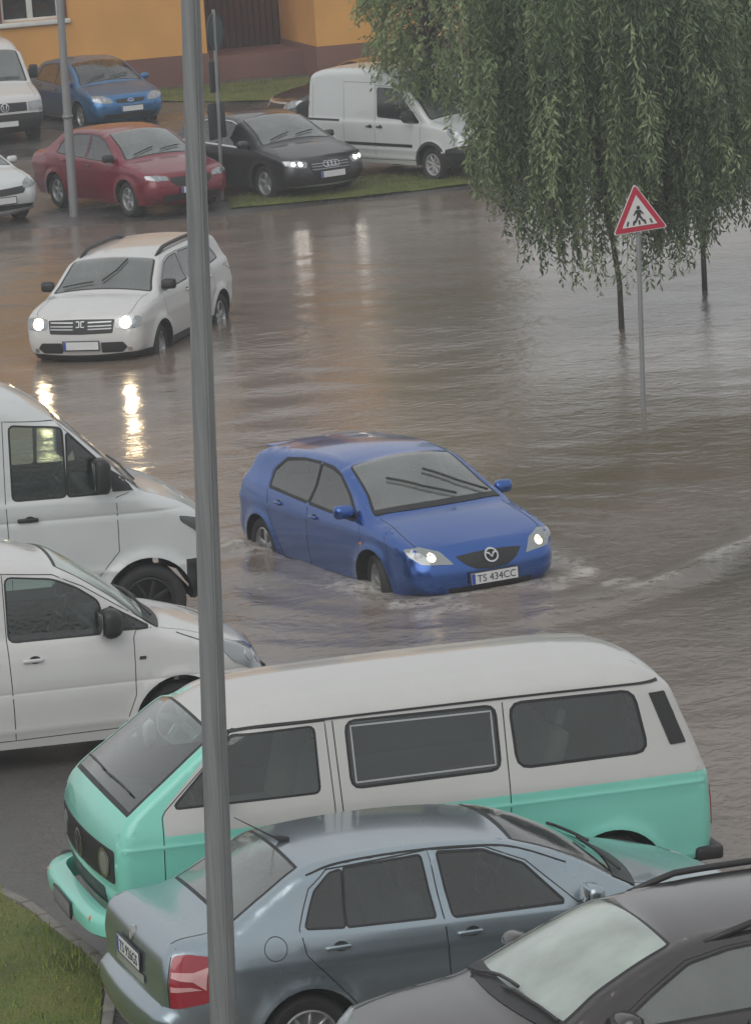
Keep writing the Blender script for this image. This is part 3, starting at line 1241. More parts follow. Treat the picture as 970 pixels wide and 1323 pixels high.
# ---- white compact van, parked at the left
CAD = spec(
    top=[(.64, .23, 'front_bumper'), (.80, .31, 'front_bumper'), (.85, .46, 'front_bumper'), (.83, .62, 'front_bumper'), (.77, .76, 'front_bumper'), (.69, .85, 'hood'), (.45, .965, 'hood'), (.15, 1.06, 'hood'),
         (-.12, 1.13, 'windshield'), (-.50, 1.43, 'windshield'), (-.92, 1.695, 'roof'), (-1.3, 1.80, 'roof'), (-1.9, 1.835, 'roof'), (-2.8, 1.83, 'roof'), (-3.3, 1.785, 'rear_window'),
         (-3.40, 1.50, 'rear_window'), (-3.46, 1.10, 'tailgate'), (-3.49, .85, 'tailgate'), (-3.50, .60, 'rear_bumper'), (-3.53, .45, 'rear_bumper'), (-3.46, .26, 'rear_bumper')],
    W=.90, tum=.17, plan=[(-3.55, .96), (-2.9, .99), (-1.4, 1.), (-.2, 1.), (.45, .975), (.9, .90)],
    belt=[(-3.6, 1.14), (-1.4, 1.13), (-.2, 1.10), (.9, .95)], fil={**FIL_CAR, 'roof': (.20, .12, .03), 'front_bumper': (.25, .22, .06)},
    arches=[(0.03, .33, .40), (-2.68, .33, .40)], flare=.02, tyre=.325, mats=['p_white', 'seal', 'black'], glass={'windshield': 'glassw', 'rear_window': 'glassd'}, sideglass='glass',  # pale windscreen coat paints in its sky reflection
    creases=((.72, -.006, .012), (.40, .008, .03)),
    windows=[dict(poly=[(-.575, 1.14), (-.60, 1.40), (-.78, 1.53), (-.97, 1.615), (-1.36, 1.665), (-1.375, 1.15)], door=0, r=.05),
             dict(poly=[(-.19, 1.15), (-.50, 1.155), (-.51, 1.345)], door=0, name='quarter_window', r=.015)],
    doors=[dict(poly=[(-.33, 1.08), (-.35, .60), (-.46, .33), (-1.385, .32), (-1.40, 1.16), (-1.39, 1.705), (-.96, 1.655), (-.72, 1.54), (-.12, 1.14), (-.30, 1.135)]),
           dict(poly=[(-1.40, 1.16), (-1.385, .32), (-2.1, .32), (-2.22, .5), (-2.28, .70), (-2.28, 1.70), (-1.39, 1.705)], name='sliding_door')],
    bumpers=[('front_bumper', [(.40, .15), (.40, .60), (.66, .63), (1., .66), (1., .1)]), ('rear_bumper', [(-3.1, .15), (-3.12, .5), (-3.7, .58), (-3.7, .1)])],
    cabin=dict(seat_x=-1.25, seat_z=.72, rear=(), dash_x=-.40, dash_z=1.12, bulkhead=-1.75),
    extras=[
        lamps(('front', 38), [(-.10, .66), (-.12, .80), (.02, .88), (.24, .93), (.42, .98), (.44, .94), (.36, .78), (.20, .68)], 'lens', [(.06, .77, .06), (.22, .82, .05)], rnd=.03),
        central('grille', 'front', [(0, .70), (.42, .70), (.42, .79), (0, .80)], 'black', rnd=.015),
        central('lower_grille', 'front', [(0, .30), (.55, .30), (.58, .42), (0, .42)], 'black', rnd=.02),
        emblem('front', 0, .75, .07, [[(-.55, .7), (-.2, -.6), (0, -.1), (.2, -.6), (.55, .7)]], off=.02, wd=.014),
        plate('front', 0, .53, '', off=.02),
        mirror(-.53, 1.19, 'black', size=(.18, .24, .25), out=.12), cowl(-.06, .72, .13), handle([(0, -1.20, .98), (1, -1.58, .98)]),
        lamps('side', [(-.30, .895), (-.245, .895), (-.24, .92), (-.295, .92)], 'black', rnd=0, name='side_indicator'),
        wipers([[(-.55, -.13), (-.20, -.20), (.12, -.22)], [(.0, -.13), (.35, -.19), (.62, -.22)]]),
        gaps([('side', [(.36, .62), (.42, .80), (.30, .97), (.05, 1.07)])]),
        lamps('rear', [(.70, .80), (.84, .80), (.84, 1.2), (.72, 1.2)], 'red', name='taillight'),
    ])

# ---- large white panel van behind it
CRA = spec(
    top=[(.56, .36, 'front_bumper'), (.70, .42, 'front_bumper'), (.74, .60, 'front_bumper'), (.72, .80, 'front_bumper'), (.67, 1.0, 'front_bumper'), (.58, 1.16, 'hood'), (.42, 1.27, 'hood'),
         (.20, 1.37, 'hood'), (-.02, 1.455, 'windshield'), (-.40, 1.83, 'windshield'), (-.80, 2.19, 'roof'), (-1.15, 2.40, 'roof'), (-1.7, 2.53, 'roof'), (-2.6, 2.57, 'roof'),
         (-4.6, 2.56, 'roof'), (-4.82, 2.48, 'tailgate'), (-4.90, 1.5, 'tailgate'), (-4.92, .75, 'rear_bumper'), (-4.96, .6, 'rear_bumper'), (-4.90, .40, 'rear_bumper')],
    W=1.0, tum=.095, plan=[(-5., .99), (-.8, 1.), (0, .985), (.5, .93), (.9, .86)],
    belt=[(-5, 1.43), (-.8, 1.43), (.2, 1.38), (.9, 1.2)], zmid=.8, tuck=.2, bulge=.03,
    fil={**FIL_CAR, 'roof': (.25, .20, .04), 'front_bumper': (.28, .24, .06), 'windshield': (.09, .07, .03), 'hood': (.16, .13, .03), 'tailgate': (.08, .06, .01)},
    arches=[(0, .38, .44), (-3.64, .38, .44)], flare=.035, tyre=.37, mats=['p_white2', 'seal', 'black'], glass={'windshield': 'glassf'}, sideglass='glass', rim=('black', 8),
    creases=((1.255, -.009, .014), (.72, .01, .03)), rparts={**RP, 'tailgate': 'rear_door'},
    windows=[dict(poly=[(-.755, 1.475), (-.755, 2.11), (-1.24, 2.165), (-1.25, 1.475)], door=0, r=.04, seal=.02),
             dict(poly=[(-.34, 1.475), (-.39, 1.74), (-.70, 2.06), (-.722, 1.475)], door=0, name='quarter_window', r=.02, seal=.02)],
    doors=[dict(poly=[(-.27, 1.42), (-.27, .9), (-.52, .62), (-1.31, .60), (-1.33, 1.45), (-1.31, 2.22), (-.80, 2.18), (-.10, 1.47)])],
    bumpers=[('front_bumper', [(.40, .2), (.44, .76), (.66, .77), (1., .78), (1., .1)])],
    zones=[([(.36, .2), (.38, .76), (.66, .765), (1., .78), (1., .1)], 2), ([(-.35, .3), (-.42, .62), (-3.2, .60), (-3.2, .3)], 2)],
    rmat={'front_bumper': lambda x, z: 2 if z < .77 else 0},
    cabin=dict(seat_x=-1.15, seat_z=1.0, rear=(), dash_x=-.30, dash_z=1.43, bulkhead=-1.65),
    extras=[
        lamps(('front', 45), [(-.14, .86), (-.12, 1.0), (.10, 1.10), (.43, 1.19), (.42, 1.13), (.24, .96), (.08, .86)], 'darklens', [(.02, .95, .05), (.18, 1.02, .05)], rnd=.02),
        central('grille', 'front', [(0, .80), (.52, .80), (.55, .96), (0, .98)], 'black', rnd=.02),
        plate('front', 0, .60, '', off=.02),
        lamps('side', [(-.02, 1.475), (-.30, 1.475), (-.33, 1.70)], 'black', rnd=.01, name='pillar_panel'),
        mirror(-.42, 1.60, 'black', size=(.16, .24, .34), out=.18),
        handle([(0, -1.13, 1.275)], mat='black', size=(.2, .03, .04)),
        wipers([[(-.6, -.05), (-.1, -.10)], [(.1, -.05), (.6, -.10)]]),
        gaps([('side', [(-1.42, .65), (-1.42, 2.25)]), ('side', [(-2.55, .65), (-2.55, 2.3)])]),
        lamps('rear', [(.84, .9), (.96, .9), (.96, 1.5), (.86, 1.5)], 'red', name='taillight'),
        lamps('side', [(-1.5, .70), (-3.1, .70), (-3.1, .78), (-1.5, .78)], 'p_white2', rnd=.01, name='side_moulding'),
    ])

# ---- high-roof white van half behind the tree
TRA = spec(
    top=[(.62, .28, 'front_bumper'), (.80, .36, 'front_bumper'), (.86, .52, 'front_bumper'), (.84, .70, 'front_bumper'), (.77, .86, 'front_bumper'), (.68, .93, 'hood'), (.45, 1.0, 'hood'), (.18, 1.06, 'hood'),
         (-.06, 1.12, 'windshield'), (-.38, 1.42, 'windshield'), (-.72, 1.70, 'roof'), (-1.05, 1.89, 'roof'), (-1.6, 2.01, 'roof'), (-2.6, 2.02, 'roof'), (-3.35, 1.96, 'roof'), (-3.52, 1.88, 'tailgate'),
         (-3.60, 1.4, 'tailgate'), (-3.63, .9, 'tailgate'), (-3.64, .6, 'rear_bumper'), (-3.66, .45, 'rear_bumper'), (-3.58, .30, 'rear_bumper')],
    W=.895, tum=.085, plan=[(-3.7, .98), (-.8, 1.), (0, .99), (.5, .95), (.9, .88)], belt=[(-3.7, 1.06), (-.3, 1.05), (.9, .95)], bulge=.04,
    fil={**FIL_CAR, 'roof': (.16, .13, .03), 'tailgate': (.10, .08, .02)}, rparts={**RP, 'tailgate': 'rear_door'},
    arches=[(0, .31, .375), (-2.912, .31, .375)], flare=.022, tyre=.31, mats=['p_white2', 'seal', 'black'], glass={'windshield': 'glassf'}, sideglass='glassd', rim=('whitealloy', 8),
    windows=[dict(poly=[(-.30, 1.075), (-.90, 1.62), (-1.05, 1.675), (-1.50, 1.685), (-1.50, 1.16), (-.80, 1.13), (-.74, 1.075)], door=0, r=.04)],
    doors=[dict(poly=[(-.25, 1.05), (-.28, .6), (-.42, .38), (-1.56, .36), (-1.57, 1.05), (-1.555, 1.73), (-1.04, 1.72), (-.86, 1.66), (-.20, 1.08)]),
           dict(poly=[(-1.57, 1.05), (-1.56, .36), (-2.35, .36), (-2.48, .6), (-2.50, 1.78), (-1.555, 1.78)], name='sliding_door')],
    bumpers=[('front_bumper', [(.38, .2), (.38, .64), (.66, .70), (1., .74), (1., .1)])],
    zones=[([(.36, .2), (.38, .60), (.66, .66), (1., .70), (1., .1)], 2)],
    creases=((.40, .012, .03), (.55, .01, .03)),
    cabin=dict(seat_x=-1.2, seat_z=.72, rear=(), dash_x=-.36, dash_z=1.10, bulkhead=-1.7),
    extras=[
        lamps(('front', 40), [(-.10, .70), (-.10, .84), (.10, .92), (.34, .99), (.36, .92), (.26, .78), (.10, .70)], 'lens', [(.04, .79, .05), (.18, .85, .045)], rnd=.02),
        central('grille', 'front', [(0, .72), (.42, .72), (.46, .84), (0, .85)], 'black', rnd=.02),
        emblem('front', 0, .79, .09, [], mat='chrome', off=.02, wd=.015, ry=.04, disc='blueband'),
        central('lower_grille', 'front', [(0, .36), (.5, .36), (.52, .48), (0, .48)], 'black', rnd=.02),
        plate('front', 0, .58, '', off=.02),
        mirror(-.48, 1.16, 'black', size=(.14, .22, .22), out=.13), handle([(0, -1.42, .97), (1, -1.72, .97)], mat='black'),
        lamps('side', [(-.50, .615), (-.50, .67), (-2.46, .67), (-2.46, .615)], 'black', rnd=.01, name='side_moulding'),
        lamps('side', [(-2.62, 1.04), (-2.62, 1.075), (-3.62, 1.075), (-3.62, 1.04)], 'seal', rnd=.005, name='door_track'),
        lambda s: [s.strip('arch_trim', 'side', [(.405 * math.cos(t) + ax, .31 + .405 * math.sin(t)) for t in np.linspace(-.2, math.pi + .2, 24)], .06, 'black', off=.006, sg=sg, step=1) for ax in (0, -2.912) for sg in (-1, 1)],
        gaps([('side', [(-3.44, .6), (-3.42, 1.7)])]),
        lamps('rear', [(.74, .9), (.86, .9), (.84, 1.6), (.76, 1.6)], 'red', name='taillight'),
    ])


# ---- mint and white camper bus
def t3_front(s):
    # swept bumpers
    for nm, pts, zc, h, mat in (('front_bumper', [(.50, .945), (.84, .935), (1.03, .86), (1.125, .70), (1.155, .35), (1.16, 0)], .42, .155, 'p_green'),):
        full = [(x, y) for x, y in pts] + [(x, -y) for x, y in pts[-2::-1]]
        c, _ = catmull(full, .07)
        bm = bmesh.new()
        rings = []
        t = np.gradient(c, axis=0)
        t /= np.linalg.norm(t, axis=1)[:, None]
        n = np.stack([t[:, 1], -t[:, 0]], 1)
        for p, q in zip(c, n):
            if q[0] < 0 and abs(q[1]) < .5:
                q = -q
            cs = [(0.05, -.5), (.075, -.36), (.08, .20), (.06, .42), (.035, .5), (-.06, .5), (-.06, -.5)]
            out = np.array([p[0], p[1]]) - np.array([.4, 0])
            q = q if q @ out > 0 else -q
            rings.append([bm.verts.new((p[0] + q[0] * a - .04, p[1] + q[1] * a, zc + b * h)) for a, b in cs])
        for a, b in zip(rings, rings[1:]):
            for k in range(len(a)):
                bm.faces.new((a[k], a[(k + 1) % len(a)], b[(k + 1) % len(a)], b[k]))
        bm.faces.new(rings[0])
        bm.faces.new(rings[-1][::-1])
        o = bm_obj(nm, bm, M[mat], s.root, sharp=35)
        for sg in (-1, 1):
            bm = bmesh.new()
            add_box(bm, (.80, sg * .955, zc + .02), (.42, .09, .135), bevel=.03)
            bm_obj('bumper_cap', bm, M['black'], o)
            bm = bmesh.new()
            add_box(bm, (1.105, sg * .62, zc + .035), (.10, .17, .05), Matrix.Rotation(-sg * R(16), 3, 'Z'), bevel=.012)
            bm_obj('indicator', bm, M['orange'], o)
        mt = Matrix.Translation((1.165, 0, zc - .005))
        bm = bmesh.new()
        add_box(bm, (1.21, 0, zc - .01), (.014, .54, .125), bevel=.004)
        p = bm_obj('licence_plate', bm, M['black'], s.root)
        bm = bmesh.new()
        add_box(bm, (1.216, 0, zc - .01), (.008, .505, .098), bevel=.002)
        bm_obj('plate_face', bm, M['greyfabric'], p)
    g = None

    def kids(s, o):
        for sg in (-1, 1):
            b = s.ringpatch('headlight_rim', 'front', (.60, .82), .093, .022, 'chrome', off=.016, sg=sg, parent=o)
            s.disc('headlight', 'front', (.60, .82), .088, 'alloy', off=.014, sg=sg, parent=o)
        for z in np.arange(.735, .92, .026):
            s.strip('grille_bar', 'front', [(-.47, z), (.47, z)], .008, 'seal', off=.012, parent=o)
    central('grille', 'front', [(0, .70), (.77, .70), (.785, .935), (0, .94)], 'black', off=.006, rnd=.04, children=kids)(s)
    emblem('front', 0, .82, .095, [[(-.32, .82), (0, .12), (.32, .82)], [(-.82, .35), (-.38, -.72), (0, .02), (.38, -.72), (.82, .35)]], off=.022, wd=.017)(s)
    central('lower_grille', 'front', [(0, .50), (.50, .50), (.52, .63), (0, .635)], 'black', off=.005, rnd=.03)(s)


T3 = spec(
    top=[(.74, .33, 'front_bumper'), (.90, .38, 'front_bumper'), (.965, .55, 'front_bumper'), (.99, .75, 'front_bumper'), (.985, .95, 'front_bumper'), (.945, 1.09, 'front_bumper'), (.885, 1.16, 'windshield'),
         (.57, 1.40, 'windshield'), (.22, 1.65, 'roof'), (.05, 1.745, 'roof'), (-.25, 1.79, 'roof'), (-.9, 1.812, 'roof'), (-1.8, 1.82, 'roof'), (-2.6, 1.81, 'roof'), (-2.92, 1.765, 'roof'), (-3.07, 1.66, 'rear_window'),
         (-3.17, 1.42, 'rear_window'), (-3.27, 1.13, 'tailgate'), (-3.315, .98, 'tailgate'), (-3.33, .6, 'tailgate'), (-3.31, .40, 'tailgate')],
    W=.925, tum=.235, shoulder=.0, plan=[(-3.35, .965), (-2.85, .99), (-1.4, 1.), (0, 1.), (.6, .985), (.95, .965)], belt=[(-3.6, 1.03), (1.2, 1.03)], bulge=.0, tuck=.12, zmid=.75,
    fil={'default': (.13, .11, .02), 'front_bumper': (.10, .09, .06), 'windshield': (.055, .05, .06), 'roof': (.32, .13, .03), 'rear_window': (.12, .10, .04), 'tailgate': (.12, .10, .02)},
    rparts={'tailgate': 'tailgate'}, rmat={'roof': 2, 'rear_window': 2, 'tailgate': lambda x, z: 2 if z > 1.03 else 0},
    glass={'windshield': 'glass', 'rear_window': 'glass'}, sideglass='glass',
    arches=[(.02, .30, .37), (-2.55, .29, .40)], flare=.022, tyre=.315, rim=('whitealloy', 8), mats=['p_green', 'seal', 'p_cream', 'black'],
    creases=((.955, .006, .012), (.43, .006, .02)),
    zones=[([(.655, 1.03), (-3.7, 1.03), (-3.7, 2.3), (-.05, 2.3), (.10, 1.72), (.18, 1.66), (.635, 1.22), (.655, 1.18)], 2)],
    windows=[dict(poly=[(.575, 1.215), (.12, 1.635), (-.45, 1.64), (-.445, 1.21)], door=0, r=.035),
             dict(poly=[(-.69, 1.215), (-.69, 1.645), (-1.755, 1.635), (-1.75, 1.22)], r=.06, seal=.02),
             dict(poly=[(-1.895, 1.215), (-1.88, 1.635), (-2.78, 1.625), (-2.84, 1.22)], r=.08, seal=.022)],
    doors=[dict(poly=[(.665, 1.16), (.675, .60), (.40, .60), (.36, .42), (-.53, .40), (-.545, 1.10), (-.535, 1.675), (.10, 1.675), (.64, 1.20)])],
    drive=1, cabin=dict(seat_x=-.25, seat_z=.86, rear=(-1.9,), dash_x=.62, dash_z=1.10, mat='greyfabric'),
    extras=[
        t3_front,
        lamps('side', [(-2.90, 1.605), (-3.02, 1.605), (-3.14, 1.24), (-3.02, 1.235)], 'black', name='air_intake', rnd=.01),
        lambda s: [s.side_line('drip_rail_shadow', [(.16, 1.655), (.0, 1.68), (-.5, 1.685), (-1.8, 1.685), (-3.0, 1.675)], .016, 'seal', off=.006, sg=sg) for sg in (-1, 1)],  # dark strip drawn as the shadow gap along the roof gutter
        lambda s: [s.strip('window_frame', 'side', [(-.715, 1.24), (-.715, 1.62), (-1.73, 1.61), (-1.725, 1.245), (-.715, 1.24)], .012, 'alloy', off=.004, sg=sg) for sg in (-1, 1)],
        gaps([('side', [(-.585, .42), (-.60, 1.05), (-.59, 1.67)]), ('side', [(-1.80, .45), (-1.82, 1.66)])], width=.008),
        mirror(.30, 1.26, 'p_cream', size=(.08, .14, .19), out=.12),
        handle([(0, -.42, .98)], mat='black'),
        wipers([[(.0, .83), (.30, .815), (.60, .80)], [(-.66, .80), (-.36, .815), (-.06, .83)]], off=.02, rad=.009),
        lambda s: [box_part('washer_nozzle', (.86, y, 1.165), (.05, .03, .03), 'black', .008)(s) for y in (-.5, .38)],
        lambda s: s.tube('aerial', [(.62, .74, 1.12), (.66, .77, 1.20), (.60, .76, 1.24)], .008, 'black', n=6),
        box_part('rear_bumper', (-3.34, 0, .42), (.10, 1.80, .11), 'black', .03),
        box_part('bumper_cap', (-3.27, .89, .425), (.20, .08, .10), 'black', .03, sides=(-1, 1)),
        lamps('rear', [(.66, .62), (.84, .62), (.84, .92), (.66, .92)], 'red', name='taillight'),
        ])


# ---- steel-blue saloon in front of the bus
def fab_tail(s):
    # corner lamps seen from behind at an angle
    for sg in (-1, 1):
        o = s.patch('taillight', ('rear', 42), [(-1.69, .62), (-1.675, .955), (-1.60, .96), (-1.47, .925), (-1.49, .64)], 'red', off=.006, sg=sg, rnd=.02)
        s.patch('lamp_band', ('rear', 42), [(-1.67, .825), (-1.67, .86), (-1.56, .845), (-1.49, .87), (-1.50, .725), (-1.56, .79), (-1.62, .805)], 'pinklens', off=.009, sg=sg, parent=o)
        s.patch('lamp_band', ('rear', 42), [(-1.675, .735), (-1.675, .77), (-1.57, .755), (-1.52, .73)], 'pinklens', off=.009, sg=sg, parent=o)


FAB = spec(
    top=[(.62, .22, 'front_bumper'), (.76, .30, 'front_bumper'), (.80, .45, 'front_bumper'), (.78, .60, 'front_bumper'), (.72, .72, 'front_bumper'), (.66, .765, 'hood'), (.42, .85, 'hood'), (.10, .935, 'hood'),
         (-.20, 1.0, 'windshield'), (-.55, 1.20, 'windshield'), (-.95, 1.345, 'roof'), (-1.3, 1.39, 'roof'), (-1.75, 1.405, 'roof'), (-2.2, 1.385, 'roof'), (-2.40, 1.355, 'rear_window'), (-2.66, 1.215, 'rear_window'),
         (-2.92, 1.07, 'tailgate'), (-3.05, 1.035, 'tailgate'), (-3.27, 1.015, 'tailgate'), (-3.355, .96, 'tailgate'), (-3.39, .80, 'tailgate'), (-3.395, .62, 'rear_bumper'), (-3.455, .57, 'rear_bumper'), (-3.455, .42, 'rear_bumper'), (-3.36, .24, 'rear_bumper')],
    W=.84, tum=.36, plan=[(-3.5, .93), (-2.9, .98), (-1.4, 1.), (-.2, .995), (.45, .96), (.85, .91)], belt=[(-3.6, 1.0), (-2.4, .99), (-.3, .935), (.9, .85)],
    fil={**FIL_CAR, 'tailgate': (.10, .09, .015), 'rear_bumper': (.18, .16, .04), 'rear_window': (.07, .06, .05), 'roof': (.13, .085, .02)},
    arches=[(0, .295, .345), (-2.462, .295, .352)], tyre=.295, mats=['p_steel', 'seal', 'black'], glass={'windshield': 'glass', 'rear_window': 'glassf'}, sideglass='glass', rim=('alloy', 9), drive=1,
    windows=[dict(poly=[(-.69, .965), (-.92, 1.215), (-1.17, 1.325), (-1.485, 1.35), (-1.45, .975)], door=0, r=.02),
             dict(poly=[(-1.575, .985), (-1.605, 1.35), (-2.125, 1.335), (-2.165, 1.0)], door=1, r=.015, seal=.012),
             dict(poly=[(-2.185, 1.0), (-2.145, 1.33), (-2.23, 1.315), (-2.34, 1.225), (-2.44, 1.02)], door=1, r=.02, seal=.012, name='quarter_window')],
    doors=[dict(poly=[(-.24, .92), (-.26, .5), (-.40, .30), (-1.50, .29), (-1.52, .97), (-1.545, 1.375), (-1.16, 1.35), (-.90, 1.24), (-.60, .955)]),
           dict(poly=[(-1.52, .97), (-1.50, .29), (-2.02, .29), (-2.10, .45), (-2.30, .68), (-2.46, .86), (-2.485, 1.02), (-2.38, 1.245), (-2.24, 1.342), (-1.545, 1.375)])],
    bumpers=[('front_bumper', [(.30, .15), (.33, .52), (.62, .58), (1., .68), (1., .1)]), ('rear_bumper', [(-2.82, .15), (-2.86, .50), (-3.02, .61), (-3.7, .63), (-3.7, .1)])],
    cabin=dict(seat_x=-1.30, seat_z=.55, rear=(-2.1,), dash_x=-.48, dash_z=.96),
    extras=[
        fab_tail,
        plate('rear', 0, .80, 'TS 926GS', off=.012),
        lambda s: s.strip('boot_grip', 'rear', [(-.33, .70), (.33, .70)], .055, 'p_silver', off=.010),
        emblem('rear', 0, .925, .042, [[(-.3, -.3), (.1, .1), (.4, .5)]], off=.012, disc='whitealloy'),
        lamps('front', [(.34, .62), (.40, .74), (.58, .80), (.74, .79), (.70, .66)], 'lens', [(.55, .71, .05)]),
        central('grille', 'front', [(0, .60), (.25, .60), (.28, .72), (0, .73)], 'black', rnd=.02),
        plate('front', 0, .42, 'TS 926GS', off=.02),
        mirror(-.52, .99, 'p_steel'), handle([(0, -1.36, .865), (1, -2.25, .885)]),
        lambda s: [s.ringpatch('fuel_flap', 'side', (-2.66, .925), .075, .005, 'seal', off=.0015, sg=-1)],
        lambda s: s.strip('boot_gap', 'top', [(-2.98, -.60), (-3.20, -.61), (-3.30, -.62)], .008, 'seal', off=.002),
        lambda s: [s.strip('panel_gap', ('rear', 42), [(-1.70, .62), (-1.685, .99)], .007, 'seal', off=.002, sg=sg) for sg in (-1, 1)],
        lambda s: s.tube('aerial', [(-2.31, 0, 1.39), (-2.36, 0, 1.42), (-2.41, 0, 1.44), (-2.66, 0, 1.60)], [.034, .022, .006, .003], 'black', n=8),
        cowl(-.13, .68, .15), wipers([[(-.55, -.22), (-.1, -.34)], [(.0, -.22), (.45, -.34)]]),
        lambda s: [s.side_line('roof_gutter', [(-.62, 1.19), (-.95, 1.32), (-1.3, 1.365), (-1.75, 1.38), (-2.2, 1.36), (-2.38, 1.325)], .009, 'seal', off=.002, sg=sg) for sg in (-1, 1)],
    ])

# ---- dark crossover cut off by the lower right corner
WAG = spec(
    top=[(.66, .28, 'front_bumper'), (.80, .36, 'front_bumper'), (.84, .52, 'front_bumper'), (.83, .70, 'front_bumper'), (.78, .84, 'front_bumper'), (.70, .89, 'hood'), (.42, .955, 'hood'), (.15, .995, 'hood'),
         (-.08, 1.03, 'windshield'), (-.45, 1.22, 'windshield'), (-.90, 1.395, 'roof'), (-1.3, 1.445, 'roof'), (-1.8, 1.46, 'roof'), (-2.6, 1.44, 'roof'), (-3.2, 1.38, 'rear_window'), (-3.40, 1.22, 'rear_window'), (-3.52, 1.08, 'tailgate'),
         (-3.56, .9, 'tailgate'), (-3.56, .7, 'rear_bumper'), (-3.6, .55, 'rear_bumper'), (-3.5, .28, 'rear_bumper')],
    W=.85, tum=.34, plan=[(-3.6, .93), (-2.9, .98), (-1.4, 1.), (-.2, .995), (.45, .97), (.9, .92)], belt=[(-3.6, 1.07), (-2.3, 1.04), (-.3, .99), (.9, .90)], zmid=.68,
    arches=[(0, .33, .39), (-2.65, .33, .39)], tyre=.33, mats=['p_brown', 'seal', 'black'], glass={'windshield': 'glassw', 'rear_window': 'glassd'}, sideglass='glassf', drive=1,
    windows=[dict(poly=[(-.44, 1.02), (-.95, 1.30), (-1.2, 1.345), (-1.45, 1.36), (-1.46, 1.04)], door=0),
             dict(poly=[(-1.54, 1.045), (-1.53, 1.362), (-2.1, 1.35), (-2.4, 1.32), (-2.5, 1.06)], door=1),
             dict(poly=[(-2.58, 1.07), (-2.49, 1.31), (-2.8, 1.26), (-3.0, 1.10)], name='quarter_window')],
    doors=[dict(poly=[(-.24, 1.03), (-.27, .6), (-.42, .36), (-1.48, .35), (-1.50, 1.03), (-1.49, 1.388), (-1.19, 1.372), (-.92, 1.325), (-.34, 1.0)]),
           dict(poly=[(-1.50, 1.03), (-1.48, .35), (-2.1, .35), (-2.22, .6), (-2.5, .82), (-2.53, 1.05), (-2.43, 1.345), (-2.1, 1.378), (-1.49, 1.388)])],
    bumpers=[('front_bumper', [(.36, .2), (.38, .62), (.66, .68), (1., .76), (1., .1)])],
    cabin=dict(seat_x=-1.35, seat_z=.58, rear=(-2.2,), dash_x=-.42, dash_z=1.0),
    extras=[
        lamps('front', [(.42, .74), (.46, .86), (.64, .90), (.80, .88), (.78, .76)], 'lens', [(.6, .82, .05)]),
        central('grille', 'front', [(0, .58), (.36, .60), (.40, .80), (0, .82)], 'black', rnd=.02),
        plate('front', 0, .48, '', off=.02),
        mirror(-.46, 1.04, 'p_brown', size=(.14, .22, .16)), handle([(0, -1.32, .96), (1, -2.3, .99)]),
        rails(-1.08, -2.95, .58, 1.6, h=.055), cowl(-.04, .74, .09), wipers([[(-.6, -.06), (-.15, -.10), (.12, -.11)], [(-.02, -.07), (.35, -.10), (.66, -.14)]]),
        lamps('rear', [(.6, .8), (.84, .82), (.84, 1.05), (.64, 1.05)], 'red', name='taillight'),
        gaps([('top', [(.66, .62), (.3, .70), (-.05, .74)])]),
    ])


# ---- generic saloon for the rows at the back
def saloon_spec(mat, scale=1., ws='glassf', **kw):
    d = spec(
        top=[(.64, .22, 'front_bumper'), (.80, .30, 'front_bumper'), (.85, .44, 'front_bumper'), (.84, .58, 'front_bumper'), (.78, .70, 'front_bumper'), (.71, .755, 'hood'), (.46, .84, 'hood'), (.15, .92, 'hood'),
             (-.15, .985, 'windshield'), (-.58, 1.22, 'windshield'), (-1.02, 1.405, 'roof'), (-1.4, 1.465, 'roof'), (-1.85, 1.475, 'roof'), (-2.35, 1.43, 'roof'), (-2.55, 1.395, 'rear_window'), (-2.85, 1.22, 'rear_window'),
             (-3.14, 1.06, 'tailgate'), (-3.35, 1.035, 'tailgate'), (-3.55, 1.01, 'tailgate'), (-3.64, .93, 'tailgate'), (-3.66, .75, 'tailgate'), (-3.66, .62, 'rear_bumper'), (-3.70, .55, 'rear_bumper'), (-3.69, .40, 'rear_bumper'), (-3.58, .24, 'rear_bumper')],
        W=.895, plan=[(-3.75, .92), (-3.0, .98), (-1.4, 1.), (-.2, .995), (.5, .96), (.9, .90)], belt=[(-3.8, 1.03), (-2.5, 1.01), (-.3, .94), (.9, .84)],
        arches=[(0, .315, .365), (-2.64, .315, .365)], mats=[mat, 'seal', 'black'], glass={'windshield': ws, 'rear_window': 'glassd'},
        windows=[dict(poly=[(-.42, .955), (-1.0, 1.31), (-1.2, 1.36), (-1.45, 1.38), (-1.46, .985)], door=0),
                 dict(poly=[(-1.54, .99), (-1.52, 1.382), (-2.0, 1.365), (-2.36, 1.31), (-2.55, 1.17), (-2.60, 1.03)], door=1)],
        doors=[dict(poly=[(-.24, .92), (-.26, .5), (-.42, .30), (-1.48, .29), (-1.50, .99), (-1.48, 1.41), (-1.19, 1.39), (-.98, 1.34), (-.34, .955)]),
               dict(poly=[(-1.50, .99), (-1.48, .29), (-2.12, .29), (-2.22, .50), (-2.40, .74), (-2.64, 1.02), (-2.59, 1.19), (-2.38, 1.34), (-2.0, 1.395), (-1.48, 1.41)])],
        bumpers=[('front_bumper', [(.30, .15), (.345, .54), (.62, .60), (1., .72), (1., .1)]), ('rear_bumper', [(-3.0, .15), (-3.02, .50), (-3.3, .60), (-3.8, .62), (-3.8, .1)])],
        cabin=dict(seat_x=-1.35, seat_z=.55, rear=(-2.25,), dash_x=-.45, dash_z=.96))
    d.update(kw)
    return d


